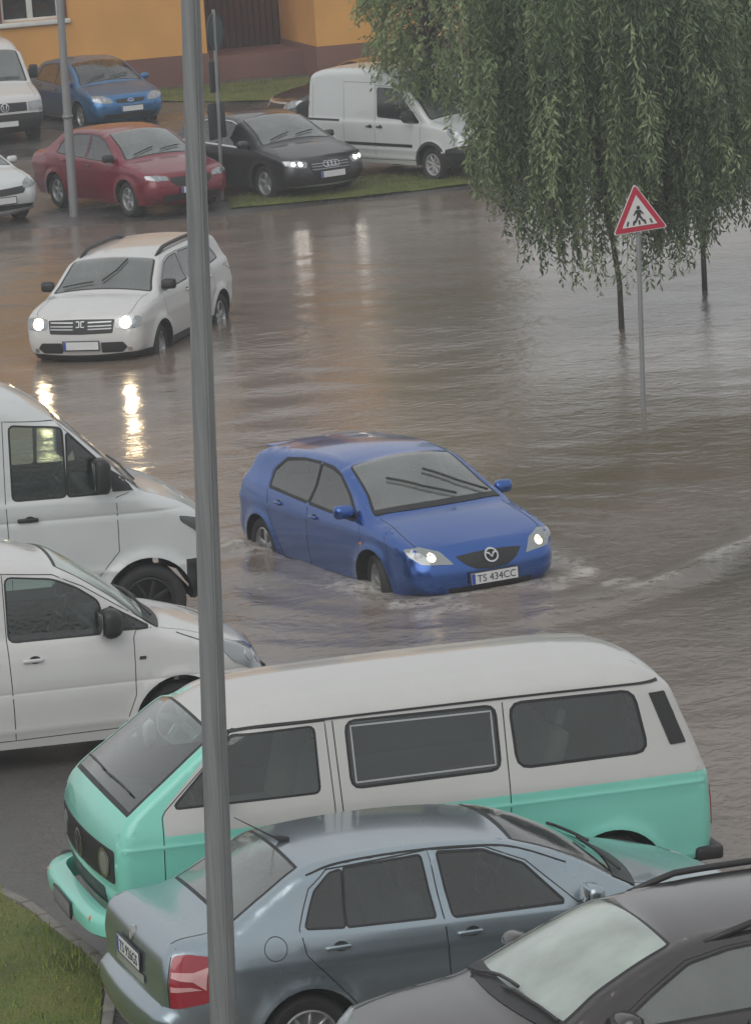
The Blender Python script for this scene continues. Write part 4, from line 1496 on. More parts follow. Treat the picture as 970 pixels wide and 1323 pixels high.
RED = saloon_spec('p_red', ws='glassf', rim=('alloy', 5), extras=[
    lamps('front', [(.44, .655), (.46, .725), (.62, .755), (.82, .76), (.82, .70), (.66, .655)], 'lens', [(.60, .70, .03)]),
    central('grille', 'front', [(0, .54), (.34, .55), (.42, .64), (.40, .70), (0, .705)], 'black', rnd=.02),
    central('lower_grille', 'front', [(0, .28), (.56, .28), (.60, .40), (0, .42)], 'black', rnd=.02),
    plate('front', 0, .47, '', off=.02), emblem('front', 0, .66, .05, [[(-.5, 0), (.5, 0)]], off=.02),
    mirror(-.48, 1.0, 'black'), handle([(0, -1.30, .86), (1, -2.28, .90)]),
    wipers([[(-.55, -.20), (-.1, -.30)], [(.0, -.20), (.45, -.32)]]),
    lamps('rear', [(.5, .78), (.84, .80), (.84, .98), (.6, .98)], 'red', name='taillight')])

BLU = saloon_spec('p_mblue', ws='glass', W=.90, extras=[
    lamps('front', [(.40, .62), (.44, .72), (.60, .785), (.80, .79), (.80, .68), (.62, .62)], 'lens', [(.58, .70, .045), (.70, .72, .04)]),
    central('grille', 'front', [(0, .60), (.30, .61), (.36, .69), (0, .70)], 'black', rnd=.015),
    emblem('front', 0, .655, .065, [], off=.02, wd=.012, ry=.03, disc='blueband'),
    central('lower_grille', 'front', [(0, .27), (.6, .28), (.62, .38), (0, .39)], 'black', rnd=.02),
    plate('front', 0, .48, '', off=.02), mirror(-.48, 1.0, 'p_mblue'), handle([(0, -1.30, .86), (1, -2.28, .90)]),
    wipers([[(-.55, -.20), (-.1, -.30)], [(.0, -.20), (.45, -.32)]]),
    lamps('rear', [(.5, .78), (.84, .80), (.84, .98), (.6, .98)], 'red', name='taillight')])

AUD = saloon_spec('p_grey', ws='glassf', arches=[(0, .325, .375), (-2.72, .325, .375)], tyre=.325, W=.92, rim=('alloy', 5), extras=[
    lamps('front', [(.50, .60), (.46, .70), (.62, .745), (.86, .75), (.84, .66), (.68, .62)], 'lens', [(.60, .675, .035, 'beamcool'), (.72, .69, .03, 'beamcool')]),
    central('grille', 'front', [(0, .36), (.34, .38), (.43, .58), (.42, .69), (0, .70)], 'black', rnd=.02, children=lambda s, o: [
        s.strip('grille_bar', 'front', [(-.40, z), (.40, z)], .012, 'alloy', off=.012, parent=o) for z in (.56, .61, .655)]),
    lambda s: [s.ringpatch('emblem', 'front', (y, .635), .05, .012, 'chrome', off=.024) for y in (-.12, -.04, .04, .12)],
    lamps('front', [(.52, .30), (.80, .34), (.82, .48), (.60, .46)], 'black', name='air_intake', rnd=.02),
    central('front_splitter', 'front', [(0, .255), (.74, .265), (.76, .295), (0, .285)], 'alloy', off=.012),
    plate('front', 0, .46, '', off=.03), mirror(-.50, .99, 'p_grey'), handle([(0, -1.30, .86), (1, -2.28, .90)]),
    lambda s: [s.strip('window_trim', 'side', [(-.38, .935), (-1.5, .975), (-2.66, 1.01)], .025, 'chrome', off=.005, sg=sg) for sg in (-1, 1)],
    lambda s: [s.strip('window_trim', 'side', [(-.44, .99), (-1.0, 1.335), (-1.2, 1.385), (-1.5, 1.405), (-2.0, 1.39), (-2.38, 1.335), (-2.6, 1.18)], .018, 'chrome', off=.005, sg=sg) for sg in (-1, 1)],
    wipers([[(-.55, -.20), (-.1, -.30)], [(.0, -.20), (.45, -.32)]]),
    lamps('rear', [(.5, .78), (.84, .80), (.84, .98), (.6, .98)], 'red', name='taillight')])

KIA = hatch_spec('p_white2', extras=[
    lamps('front', [(.46, .64), (.50, .74), (.66, .80), (.82, .80), (.80, .70), (.64, .64)], 'lens', [(.62, .72, .04)]),
    central('grille', 'front', [(0, .54), (.46, .56), (.52, .64), (.48, .68), (0, .66)], 'black', rnd=.03),
    central('lower_grille', 'front', [(0, .28), (.62, .30), (.66, .36), (0, .38)], 'black', rnd=.02),
    plate('front', 0, .46, '', off=.02), mirror(-.46, 1.0, 'p_white2'), handle([(0, -1.28, .83), (1, -2.14, .87)]),
    wipers([[(-.55, -.20), (-.1, -.30)], [(.0, -.20), (.45, -.32)]])])

BAK = hatch_spec('p_black', ws='glassd', extras=[
    lamps('front', [(.46, .60), (.48, .70), (.64, .76), (.82, .76), (.80, .64), (.64, .59)], 'lens', [(.62, .68, .045)]),
    central('grille', 'front', [(0, .56), (.40, .57), (.42, .68), (0, .68)], 'black', rnd=.03),
    central('lower_grille', 'front', [(0, .28), (.62, .30), (.66, .40), (0, .42)], 'black', rnd=.02),
    plate('front', 0, .48, '', off=.02), mirror(-.46, 1.0, 'p_black'), central('chrome_bar', 'front', [(0, .685), (.48, .685), (.50, .72), (0, .72)], 'p_silver', off=.008), central('bumper_bar', 'front', [(0, .50), (.60, .50), (.62, .55), (0, .55)], 'p_silver', off=.006), handle([(0, -1.28, .83), (1, -2.14, .87)])])

# ---- older white delivery van at the upper left edge
WV1 = spec(
    top=[(.62, .32, 'front_bumper'), (.82, .38, 'front_bumper'), (.88, .52, 'front_bumper'), (.87, .70, 'front_bumper'), (.84, .92, 'front_bumper'), (.78, 1.02, 'hood'), (.50, 1.13, 'hood'), (.20, 1.23, 'hood'),
         (-.02, 1.30, 'windshield'), (-.30, 1.62, 'windshield'), (-.62, 1.95, 'roof'), (-.95, 2.12, 'roof'), (-1.5, 2.20, 'roof'), (-3.3, 2.22, 'roof'), (-3.9, 2.18, 'roof'), (-4.05, 2.05, 'tailgate'), (-4.12, 1.2, 'tailgate'),
         (-4.14, .7, 'rear_bumper'), (-4.16, .5, 'rear_bumper'), (-4.06, .34, 'rear_bumper')],
    W=.93, tum=.10, plan=[(-4.2, .99), (-.8, 1.), (0, .99), (.5, .96), (.95, .91)], belt=[(-4.2, 1.25), (-.3, 1.25), (.9, 1.05)], zmid=.8, bulge=.04, tuck=.2,
    fil={**FIL_CAR, 'roof': (.22, .18, .04), 'front_bumper': (.16, .14, .05), 'windshield': (.08, .07, .08), 'tailgate': (.08, .06, .01)}, rparts={**RP, 'tailgate': 'rear_door'},
    arches=[(0, .33, .40), (-2.95, .33, .40)], flare=.025, tyre=.33, mats=['p_white', 'seal', 'black'], glass={'windshield': 'glassf'}, sideglass='glassd', rim=('black', 8),
    windows=[dict(poly=[(-.30, 1.28), (-.72, 1.82), (-1.2, 1.88), (-1.2, 1.28)], door=0, r=.05)],
    doors=[dict(poly=[(-.22, 1.24), (-.26, .7), (-.5, .46), (-1.28, .45), (-1.29, 1.25), (-1.28, 1.93), (-.70, 1.88), (-.18, 1.26)])],
    bumpers=[('front_bumper', [(.40, .2), (.42, .60), (.66, .66), (1., .68), (1., .1)])],
    zones=[([(.40, .2), (.42, .62), (.66, .68), (1., .70), (1., .1)], 2)], rmat={'front_bumper': lambda x, z: 2 if z < .69 else 0},
    cabin=dict(seat_x=-1.15, seat_z=.9, rear=(), dash_x=-.30, dash_z=1.28, bulkhead=-1.6),
    extras=[
        lamps('front', [(.52, .74), (.52, .93), (.82, .95), (.84, .74)], 'lens', [(.64, .84, .07), (.76, .84, .045)], rnd=.015),
        central('grille', 'front', [(0, .75), (.49, .75), (.49, .93), (0, .94)], 'black', rnd=.01),
        emblem('front', 0, .845, .085, [[(-.55, .7), (-.2, -.6), (0, -.1), (.2, -.6), (.55, .7)]], off=.022, wd=.02),
        plate('front', 0, .50, '', off=.02), mirror(-.45, 1.40, 'black', size=(.12, .2, .30), out=.16), handle([(0, -1.16, 1.1)], mat='black'),
        wipers([[(-.6, .0), (-.1, -.06)], [(.02, .0), (.62, -.06)]]),
    ])
VEH = [
    ('camper_van', T3, 'mint green and white camper bus parked lengthwise behind the steel blue saloon', 'van', (-1.215, 27.44, 0.063, 196.0, -0.0224)),
    ('saloon_car', FAB, 'steel blue saloon with red tail lamps parked in front of the mint camper bus', 'car', (1.44, 26.13, -0.092, 18., 0.0224)),
    ('hatchback_car', MAZ, 'blue hatchback with lit headlights ploughing through the brown flood water', 'car', (0.703, 39.70, -0.325, -64.0, -0.0061)),
    ('sport_utility_car', DUS, 'white off-road car with roof rails and bright headlights driving through the flood', 'car', (-3.66, 56.29, -0.315, -106.9, 0.004)),
    ('panel_van', CAD, 'small white van parked between the large white van and the camper bus', 'van', (-2.02, 33.728, 0.035, 15.8, 0.0224)),
    ('panel_van', CRA, 'large white panel van with big black mirror at the left edge of the water', 'van', (-2.44, 38.62, 0.0, 13., 0.028)),
    ('delivery_van', TRA, 'white high roof van with black side strip parked half behind the leafy tree', 'van', (2.157, 74.485, 0.05, -50.9, 0)),
    ('estate_car', WAG, 'dark brownish estate car with roof rails and fogged windscreen in the bottom right corner', 'car', (0.48, 22.51, 0.02, 198.2, -0.0221)),
    ('saloon_car', RED, 'dark red saloon parked at the water edge behind the thin lamp post', 'car', (-3.316, 72.373, 0.03, -57.8, 0)),
    ('saloon_car', BLU, 'mid blue saloon parked beneath the orange building wall', 'car', (-5.072, 88.751, 0.05, -65.0, 0)),
    ('saloon_car', AUD, 'charcoal saloon with chrome window trim parked on the verge beside the red car', 'car', (-0.871, 73.34, 0.03, -55.4, 0)),
    ('delivery_van', WV1, 'older white van with square headlights at the upper left edge', 'van', (-7.56, 86.746, 0.05, -71.2, 0)),
    ('hatchback_car', KIA, 'white hatchback nose cut off by the left edge beside the red saloon', 'car', (-6.724, 72.632, 0.02, -60.7, 0)),
    ('hatchback_car', BAK, 'black hatchback of which only nose and roof show behind the white high roof van', 'car', (-0.66, 84.6, 0.06, -160.0, 0)),
]
for nm, sp, lab, cat, pose in VEH:
    Vehicle(nm, lab, cat, pose, sp)
# ------------------------------------------------------------------ camera
F_PX, PITCH, ROLL, CAMH = 5200., R(11.1164), R(-4.0), 8.4663
cam = bpy.data.cameras.new('camera')
co = bpy.data.objects.new('camera', cam)
COL.objects.link(co)
cp, sp_ = math.cos(PITCH), math.sin(PITCH)
cr, sr = math.cos(ROLL), math.sin(ROLL)
R0, F0, U0 = Vector((1, 0, 0)), Vector((0, cp, -sp_)), Vector((0, sp_, cp))
RX, UX = R0 * cr + U0 * sr, -R0 * sr + U0 * cr
mw = Matrix((RX, UX, -F0)).transposed().to_4x4()
mw.translation = (0, 0, CAMH)
co.matrix_world = mw
cam.sensor_fit = 'VERTICAL'
cam.sensor_height = 24.
cam.lens = 24. * F_PX / 1323.
cam.clip_start = .5
cam.clip_end = 5000
S.camera = co

# ------------------------------------------------------------------ light: overcast rain
SUN_EL, SUN_ROT = R(42), R(205)
wd = bpy.data.worlds.new('World')
S.world = wd
wd.use_nodes = True
nt = wd.node_tree
nt.nodes.clear()
wo = nt.nodes.new('ShaderNodeOutputWorld')
bg = nt.nodes.new('ShaderNodeBackground')
sk = nt.nodes.new('ShaderNodeTexSky')
sk.sky_type = 'NISHITA'
sk.sun_disc = False
sk.sun_elevation = SUN_EL
sk.sun_rotation = SUN_ROT
sk.air_density = 1.0
sk.dust_density = 6.0
hs = nt.nodes.new('ShaderNodeHueSaturation')
hs.inputs['Saturation'].default_value = .16
nt.links.new(sk.outputs[0], hs.inputs['Color'])
cm = nt.nodes.new('ShaderNodeMix')          # closed cloud deck: mostly even grey, a little of the sky's own gradient
cm.data_type = 'RGBA'
cm.inputs[0].default_value = .88
cm.inputs[7].default_value = (6.0, 6.15, 6.3, 1)
nt.links.new(hs.outputs[0], cm.inputs[6])
nt.links.new(cm.outputs[2], bg.inputs['Color'])
bg.inputs['Strength'].default_value = .10
nt.links.new(bg.outputs[0], wo.inputs['Surface'])
sl = bpy.data.lights.new('sun', 'SUN')
sl.energy = .9
sl.angle = R(60)
sl.color = (1., .97, .93)
so = bpy.data.objects.new('sun', sl)
COL.objects.link(so)
# the lamp shines from the same azimuth as the sky's sun (clockwise from +Y)
sd = Vector((math.sin(SUN_ROT) * math.cos(SUN_EL), math.cos(SUN_ROT) * math.cos(SUN_EL), math.sin(SUN_EL)))
so.rotation_euler = sd.to_track_quat('Z', 'Y').to_euler()
S.view_settings.view_transform = 'Standard'
S.view_settings.look = 'None'
S.view_settings.gamma = 1
S.view_settings.exposure = EXPO

# ------------------------------------------------------------------ terrain
WATER_Z = -.03


def sstep(a, b, x):
    t = np.clip((x - a) / (b - a), 0, 1)
    return t * t * (3 - 2 * t)


def ground_z(x, y):
    x = np.asarray(x, float)
    y = np.asarray(y, float)
    near = np.clip(-.0 - .023 * x, -.35, .12) - .06 * sstep(27.5, 26, y)
    ye = np.interp(x, [-4, -2.6, -1.6, -.8, .4, 2, 5], [41, 40.5, 37.5, 34.0, 32.5, 30.5, 29])
    wn = sstep(ye + 1.6, ye - .6, y)
    back = np.interp(x, [-8, -2, 0, 2.2, 5, 9, 14, 30], [71.6, 71.6, 72.4, 73.0, 78, 84, 95, 110])
    wb_ = sstep(back - 1.6, back + .5, y)
    bz = .03 + .17 * sstep(80, 94, y)
    z = -.36 * (1 - wn) + near * wn
    return z * (1 - wb_) + bz * wb_


def grid_obj(name, xs, ys, zf, mat):
    X, Y = np.meshgrid(xs, ys)
    Z = zf(X, Y)
    vs = np.stack([X.ravel(), Y.ravel(), Z.ravel()], 1)
    nx = len(xs)
    fs = []
    for j in range(len(ys) - 1):
        b = j * nx
        fs += [(b + i, b + i + 1, b + nx + i + 1, b + nx + i) for i in range(nx - 1)]
    return py_obj(name, vs, fs, [mat])


def tex(nt, typ, scale, vec, **kw):
    n = nt.nodes.new(typ)
    n.inputs['Scale'].default_value = scale
    for k, v in kw.items():
        n.inputs[k].default_value = v
    if vec is not None:
        nt.links.new(vec, n.inputs['Vector'])
    return n


def ramp(nt, sock, pts):
    n = nt.nodes.new('ShaderNodeValToRGB')
    el = n.color_ramp.elements
    el[0].position, el[0].color = pts[0][0], rgb(pts[0][1])
    el[1].position, el[1].color = pts[1][0], rgb(pts[1][1])
    for p, c in pts[2:]:
        e = el.new(p)
        e.color = rgb(c)
    nt.links.new(sock, n.inputs[0])
    return n.outputs[0]


def maprange(nt, sock, a, b, c, d):
    n = nt.nodes.new('ShaderNodeMapRange')
    n.inputs['From Min'].default_value = a
    n.inputs['From Max'].default_value = b
    n.inputs['To Min'].default_value = c
    n.inputs['To Max'].default_value = d
    nt.links.new(sock, n.inputs['Value'])
    return n.outputs['Result']


def asphalt_mat():
    m, nt, out = new_mat('wet_asphalt')
    b = nd(nt, 'ShaderNodeBsdfPrincipled')
    g = nd(nt, 'ShaderNodeNewGeometry')
    big = tex(nt, 'ShaderNodeTexNoise', .6, g.outputs['Position'], Detail=6)
    fine = tex(nt, 'ShaderNodeTexNoise', 55, g.outputs['Position'], Detail=4)
    c1 = ramp(nt, big.outputs['Fac'], [(.3, (.062, .059, .057)), (.7, (.105, .099, .094))])
    c2 = ramp(nt, fine.outputs['Fac'], [(.35, (.55, .55, .55)), (.65, (1.3, 1.3, 1.3))])
    mx = nd(nt, 'ShaderNodeMix', data_type='RGBA', blend_type='MULTIPLY')
    mx.inputs[0].default_value = 1
    nt.links.new(c1, mx.inputs[6])
    nt.links.new(c2, mx.inputs[7])
    nt.links.new(mx.outputs[2], b.inputs['Base Color'])
    wet = maprange(nt, big.outputs['Fac'], .38, .62, .16, .48)
    nt.links.new(wet, b.inputs['Roughness'])
    bp = nd(nt, 'ShaderNodeBump')
    bp.inputs['Distance'].default_value = .004
    bp.inputs['Strength'].default_value = .7
    nt.links.new(fine.outputs['Fac'], bp.inputs['Height'])
    nt.links.new(bp.outputs['Normal'], b.inputs['Normal'])
    nt.links.new(b.outputs[0], out.inputs['Surface'])
    return m


def water_mat():
    m, nt, out = new_mat('flood_water')
    b = nd(nt, 'ShaderNodeBsdfPrincipled')
    b.inputs['IOR'].default_value = 1.33
    b.inputs['Specular IOR Level'].default_value = .5
    g = nd(nt, 'ShaderNodeNewGeometry')
    at = nd(nt, 'ShaderNodeAttribute', attribute_name='foam')
    si = nd(nt, 'ShaderNodeAttribute', attribute_name='mud_sheen')
    ch = nd(nt, 'ShaderNodeAttribute', attribute_name='chop')
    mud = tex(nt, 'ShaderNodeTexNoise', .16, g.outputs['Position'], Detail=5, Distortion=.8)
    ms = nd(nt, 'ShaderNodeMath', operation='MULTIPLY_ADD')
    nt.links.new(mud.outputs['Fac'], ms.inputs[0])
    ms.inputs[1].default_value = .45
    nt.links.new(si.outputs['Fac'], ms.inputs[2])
    # 0 dark, .5 grey brown, .75 ochre mud, 1 pale sky sheen painted in
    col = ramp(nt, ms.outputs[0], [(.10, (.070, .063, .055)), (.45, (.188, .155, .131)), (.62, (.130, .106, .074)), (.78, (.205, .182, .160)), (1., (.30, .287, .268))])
    fn = tex(nt, 'ShaderNodeTexNoise', 9., g.outputs['Position'], Detail=6, Roughness=.7)
    ff = nd(nt, 'ShaderNodeMath', operation='MULTIPLY')
    fr = maprange(nt, fn.outputs['Fac'], .36, .56, 0, 1)
    nt.links.new(fr, ff.inputs[0])
    nt.links.new(at.outputs['Fac'], ff.inputs[1])
    mx = nd(nt, 'ShaderNodeMix', data_type='RGBA')
    nt.links.new(ff.outputs[0], mx.inputs[0])
    nt.links.new(col, mx.inputs[6])
    mx.inputs[7].default_value = (.50, .485, .455, 1)
    nt.links.new(mx.outputs[2], b.inputs['Base Color'])
    ro = nd(nt, 'ShaderNodeMath', operation='MULTIPLY_ADD')
    nt.links.new(ff.outputs[0], ro.inputs[0])
    ro.inputs[1].default_value = .5
    ro.inputs[2].default_value = .15
    nt.links.new(ro.outputs[0], b.inputs['Roughness'])
    # wind ripples, finer chop and the pitting of the rain
    mp = nd(nt, 'ShaderNodeMapping')
    mp.inputs['Scale'].default_value = (1.0, 1.0, 1.)
    mp.inputs['Rotation'].default_value = (0, 0, R(-14))
    nt.links.new(g.outputs['Position'], mp.inputs['Vector'])
    w1 = tex(nt, 'ShaderNodeTexNoise', 2.1, mp.outputs[0], Detail=3, Roughness=.55, Distortion=.6)
    w2 = tex(nt, 'ShaderNodeTexNoise', 6.0, mp.outputs[0], Detail=4, Roughness=.6, Distortion=.3)
    rn = tex(nt, 'ShaderNodeTexVoronoi', 7.0, g.outputs['Position'])
    rs = maprange(nt, rn.outputs['Distance'], 0, .35, 1, 0)
    gust = tex(nt, 'ShaderNodeTexNoise', .28, g.outputs['Position'], Detail=3)
    gs = maprange(nt, gust.outputs['Fac'], .35, .65, .45, 1.2)
    a1 = nd(nt, 'ShaderNodeMath', operation='MULTIPLY')
    nt.links.new(w1.outputs['Fac'], a1.inputs[0])
    a1.inputs[1].default_value = .032
    a2 = nd(nt, 'ShaderNodeMath', operation='MULTIPLY_ADD')
    nt.links.new(w2.outputs['Fac'], a2.inputs[0])
    a2.inputs[1].default_value = .018
    nt.links.new(a1.outputs[0], a2.inputs[2])
    a3 = nd(nt, 'ShaderNodeMath', operation='MULTIPLY_ADD')
    nt.links.new(rs, a3.inputs[0])
    a3.inputs[1].default_value = .0022
    nt.links.new(a2.outputs[0], a3.inputs[2])
    a4 = nd(nt, 'ShaderNodeMath', operation='MULTIPLY')
    nt.links.new(a3.outputs[0], a4.inputs[0])
    gc = nd(nt, 'ShaderNodeMath', operation='MULTIPLY')
    nt.links.new(gs, gc.inputs[0])
    nt.links.new(ch.outputs['Fac'], gc.inputs[1])
    nt.links.new(gc.outputs[0], a4.inputs[1])
    bp = nd(nt, 'ShaderNodeBump')
    bp.inputs['Distance'].default_value = 1.
    bp.inputs['Strength'].default_value = 1.
    nt.links.new(a4.outputs[0], bp.inputs['Height'])
    nt.links.new(bp.outputs['Normal'], b.inputs['Normal'])
    nt.links.new(b.outputs[0], out.inputs['Surface'])
    return m


def grass_mat(name, c0, c1, c2, sc=1.2):
    m, nt, out = new_mat(name)
    b = nd(nt, 'ShaderNodeBsdfPrincipled')
    b.inputs['Roughness'].default_value = .7; b.inputs['Specular IOR Level'].default_value = .15
    g = nd(nt, 'ShaderNodeNewGeometry')
    n1 = tex(nt, 'ShaderNodeTexNoise', sc, g.outputs['Position'], Detail=6, Roughness=.65)
    c = ramp(nt, n1.outputs['Fac'], [(.34, c0), (.5, c1), (.66, c2)])
    n2 = tex(nt, 'ShaderNodeTexNoise', 70, g.outputs['Position'], Detail=2)
    mx = nd(nt, 'ShaderNodeMix', data_type='RGBA', blend_type='MULTIPLY')
    mx.inputs[0].default_value = 1.
    nt.links.new(c, mx.inputs[6])
    nt.links.new(ramp(nt, n2.outputs['Fac'], [(.3, (.6, .6, .6)), (.7, (1.35, 1.35, 1.35))]), mx.inputs[7])
    nt.links.new(mx.outputs[2], b.inputs['Base Color'])
    nt.links.new(b.outputs[0], out.inputs['Surface'])
    return m


M['asphalt'] = asphalt_mat()
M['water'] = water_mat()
M['soil'] = grass_mat('grass_ground', (.07, .075, .026), (.105, .135, .038), (.15, .145, .05))
M['lawn'] = grass_mat('lawn_grass', (.12, .15, .036), (.18, .235, .055), (.27, .26, .08), 1.6)
M['lawnfar'] = grass_mat('verge_grass', (.095, .100, .044), (.145, .150, .058), (.20, .175, .085), .9)
M['kerb'] = pmat('kerb_concrete', (.20, .185, .165), .75, var=.4, vscale=9, bump=.004, bscale=40)

xs = np.concatenate([[-900, -300, -100, -40, -20], np.arange(-13, 17.01, .25), [22, 40, 100, 300, 900]])
ys = np.concatenate([[-60, -20, 0, 10, 16], np.arange(20, 104.1, .3), [110, 130, 200, 400, 1000, 2500]])
g = grid_obj('ground', xs, ys, ground_z, M['asphalt'])
g['kind'] = 'structure'

# water sheet with real low waves, the bow wave and the wheel wash of the blue car
MX, MY, MH = .703, 39.736, R(-64)
hd = np.array([math.cos(MH), math.sin(MH)])
lf = np.array([-hd[1], hd[0]])
CREST = np.array([(1.55, 37.55), (2.2, 38.3), (2.9, 38.85), (3.65, 40.1), (4.4, 41.2), (5.2, 42.6)])


def polydist(X, Y, P):
    best = np.full(X.shape, 1e9)
    tt = np.zeros(X.shape)
    for i in range(len(P) - 1):
        a, b = P[i], P[i + 1]
        ab = b - a
        t = np.clip(((X - a[0]) * ab[0] + (Y - a[1]) * ab[1]) / (ab @ ab), 0, 1)
        d = np.hypot(X - a[0] - t * ab[0], Y - a[1] - t * ab[1])
        m = d < best
        best = np.where(m, d, best)
        tt = np.where(m, (i + t) / (len(P) - 1), tt)
    return best, tt


rng = np.random.default_rng(5)
WAV = [(rng.uniform(.45, 1.9), rng.uniform(-.7, .7) + math.pi / 2, rng.uniform(0, 6.28)) for _ in range(16)]


def vnoise(X, Y, s, seed):
    r = np.random.default_rng(seed)
    T = r.random((64, 64))
    u, v = X / s, Y / s
    i, j = np.floor(u).astype(int), np.floor(v).astype(int)
    a, b = u - i, v - j
    a, b = a * a * (3 - 2 * a), b * b * (3 - 2 * b)
    g = lambda p, q: T[p % 64, q % 64]
    return (g(i, j) * (1 - a) + g(i + 1, j) * a) * (1 - b) + (g(i, j + 1) * (1 - a) + g(i + 1, j + 1) * a) * b


def car_local(X, Y):
    dx, dy = X - MX, Y - MY
    return dx * hd[0] + dy * hd[1], dx * lf[0] + dy * lf[1]


def foam_f(X, Y):
    d, t = polydist(X, Y, CREST)
    f = np.exp(-(d / .10) ** 2) * np.clip(.85 - abs(t - .40) * 1.5, 0, 1) * np.clip(vnoise(X, Y, .35, 3) * 2.4 - .7, 0, 1)
    u, v = car_local(X, Y)
    # froth at the bumper and the wheels, thin streaks along the sill
    f += 1.1 * np.exp(-((u - 1.0) / .17) ** 2) * (abs(v) < 1.15) * vnoise(X, Y, .18, 4)
    f += .55 * np.exp(-((u - 1.45) / .25) ** 2) * (abs(v) < 1.3) * (vnoise(X, Y, .22, 14) > .6)
    k_ = .98 - .15 * np.clip(u - .9, -9, 0)
    f += .55 * np.exp(-((abs(v) - k_ - .10) / .12) ** 2) * sstep(-4.0, .2, u) * (u < .95) * vnoise(X, Y, .25, 18)
    for wx in (0, -2.64):
        f += 1.5 * np.exp(-((u - wx + .12) / .40) ** 2 - ((abs(v) - 1.0) / .20) ** 2) * vnoise(X, Y, .12, 6)
    f += .5 * np.exp(-((abs(v) - .96) / .10) ** 2) * ((u > -3.6) & (u < .7)) * vnoise(X, Y, .2, 9)
    return np.clip(f, 0, 1)


def water_z(X, Y):
    z = np.zeros(X.shape)
    for L, a, p in WAV:
        k = 2 * math.pi / L
        z += np.sin(k * (math.cos(a) * X + math.sin(a) * Y) + p) * .0008 * L
    z *= .5 + vnoise(X, Y, 3.1, 8)
    d, t = polydist(X, Y, CREST)
    e = np.clip(1.15 - abs(t - .45) * 1.4, 0, 1)
    z += .045 * np.exp(-(d / .20) ** 2) * e * (.7 + .6 * vnoise(X, Y, .5, 2)) - .02 * np.exp(-((d - .5) / .3) ** 2) * e
    u, v = car_local(X, Y)
    z += .035 * np.exp(-((u - 1.12) / .18) ** 2) * np.exp(-(v / 1.0) ** 2)
    # wash thrown up by the wheels and the wave that runs out along both flanks
    for wx_ in (0, -2.64):
        z += .085 * np.exp(-((u - wx_ + .16) / .26) ** 2 - ((abs(v) - 1.0) / .16) ** 2) * (.4 + vnoise(X, Y, .13, 16))
    k_ = .98 - .30 * np.clip(u - .9, -9, 0) * .5
    z += .030 * np.exp(-((abs(v) - k_ - .12) / .14) ** 2) * sstep(-4.5, -.5, u) * (u < .95) * (.4 + vnoise(X, Y, .4, 17))
    r = np.hypot(u + .4, v)
    z += .011 * np.sin(9.5 * r) * np.exp(-((r - 2.2) / 1.6) ** 2) * (.3 + vnoise(X, Y, .9, 12))
    dx, dy = X + 3.635, Y - 56.3
    r2 = np.hypot(dx, dy)
    z += .008 * np.sin(8 * r2) * np.exp(-((r2 - 2.0) / 1.8) ** 2) * vnoise(X, Y, 1.2, 13)
    return WATER_Z + z


wx = np.concatenate([[-80, -40, -20], np.arange(-9, 9.01, .11), np.arange(9.4, 16, .4), [20, 40, 80]])
wy = np.concatenate([[14, 20, 24], np.arange(27, 62, .11), np.arange(62, 76, .16), np.arange(76.4, 100, .4), [110, 130]])
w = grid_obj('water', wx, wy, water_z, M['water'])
w['kind'] = 'structure'
at = w.data.attributes.new('foam', 'FLOAT', 'POINT')
X, Y = np.meshgrid(wx, wy)
at.data.foreach_set('value', foam_f(X, Y).ravel().astype(np.float32))


def bump2(x, y, cx, cy, rx, ry):
    return np.exp(-((x - cx) / rx) ** 2 - ((y - cy) / ry) ** 2)


# the current runs fast past the sign, its sky reflection painted as paler colour; the left basin lies calmer; darker water at the lower right
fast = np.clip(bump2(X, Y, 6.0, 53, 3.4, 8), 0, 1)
mud_sheen = .235 + .50 * fast + .16 * bump2(X, Y, 1.9, 45.5, 1.3, 3.0) + .10 * bump2(X, Y, -5, 58, 2.5, 8) - .36 * bump2(X, Y, 4.4, 38.5, 1.9, 4.5)
chop = .44 + 1.0 * fast + .55 * bump2(X, Y, 3.6, 33, 3.5, 4.5) + .55 * bump2(X, Y, .7, 39, 2.6, 4) + .5 * bump2(X, Y, 4.0, 40, 2.2, 3)
for nm_, val in (('mud_sheen', mud_sheen), ('chop', chop)):
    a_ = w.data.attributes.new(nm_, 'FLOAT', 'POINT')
    a_.data.foreach_set('value', val.ravel().astype(np.float32))


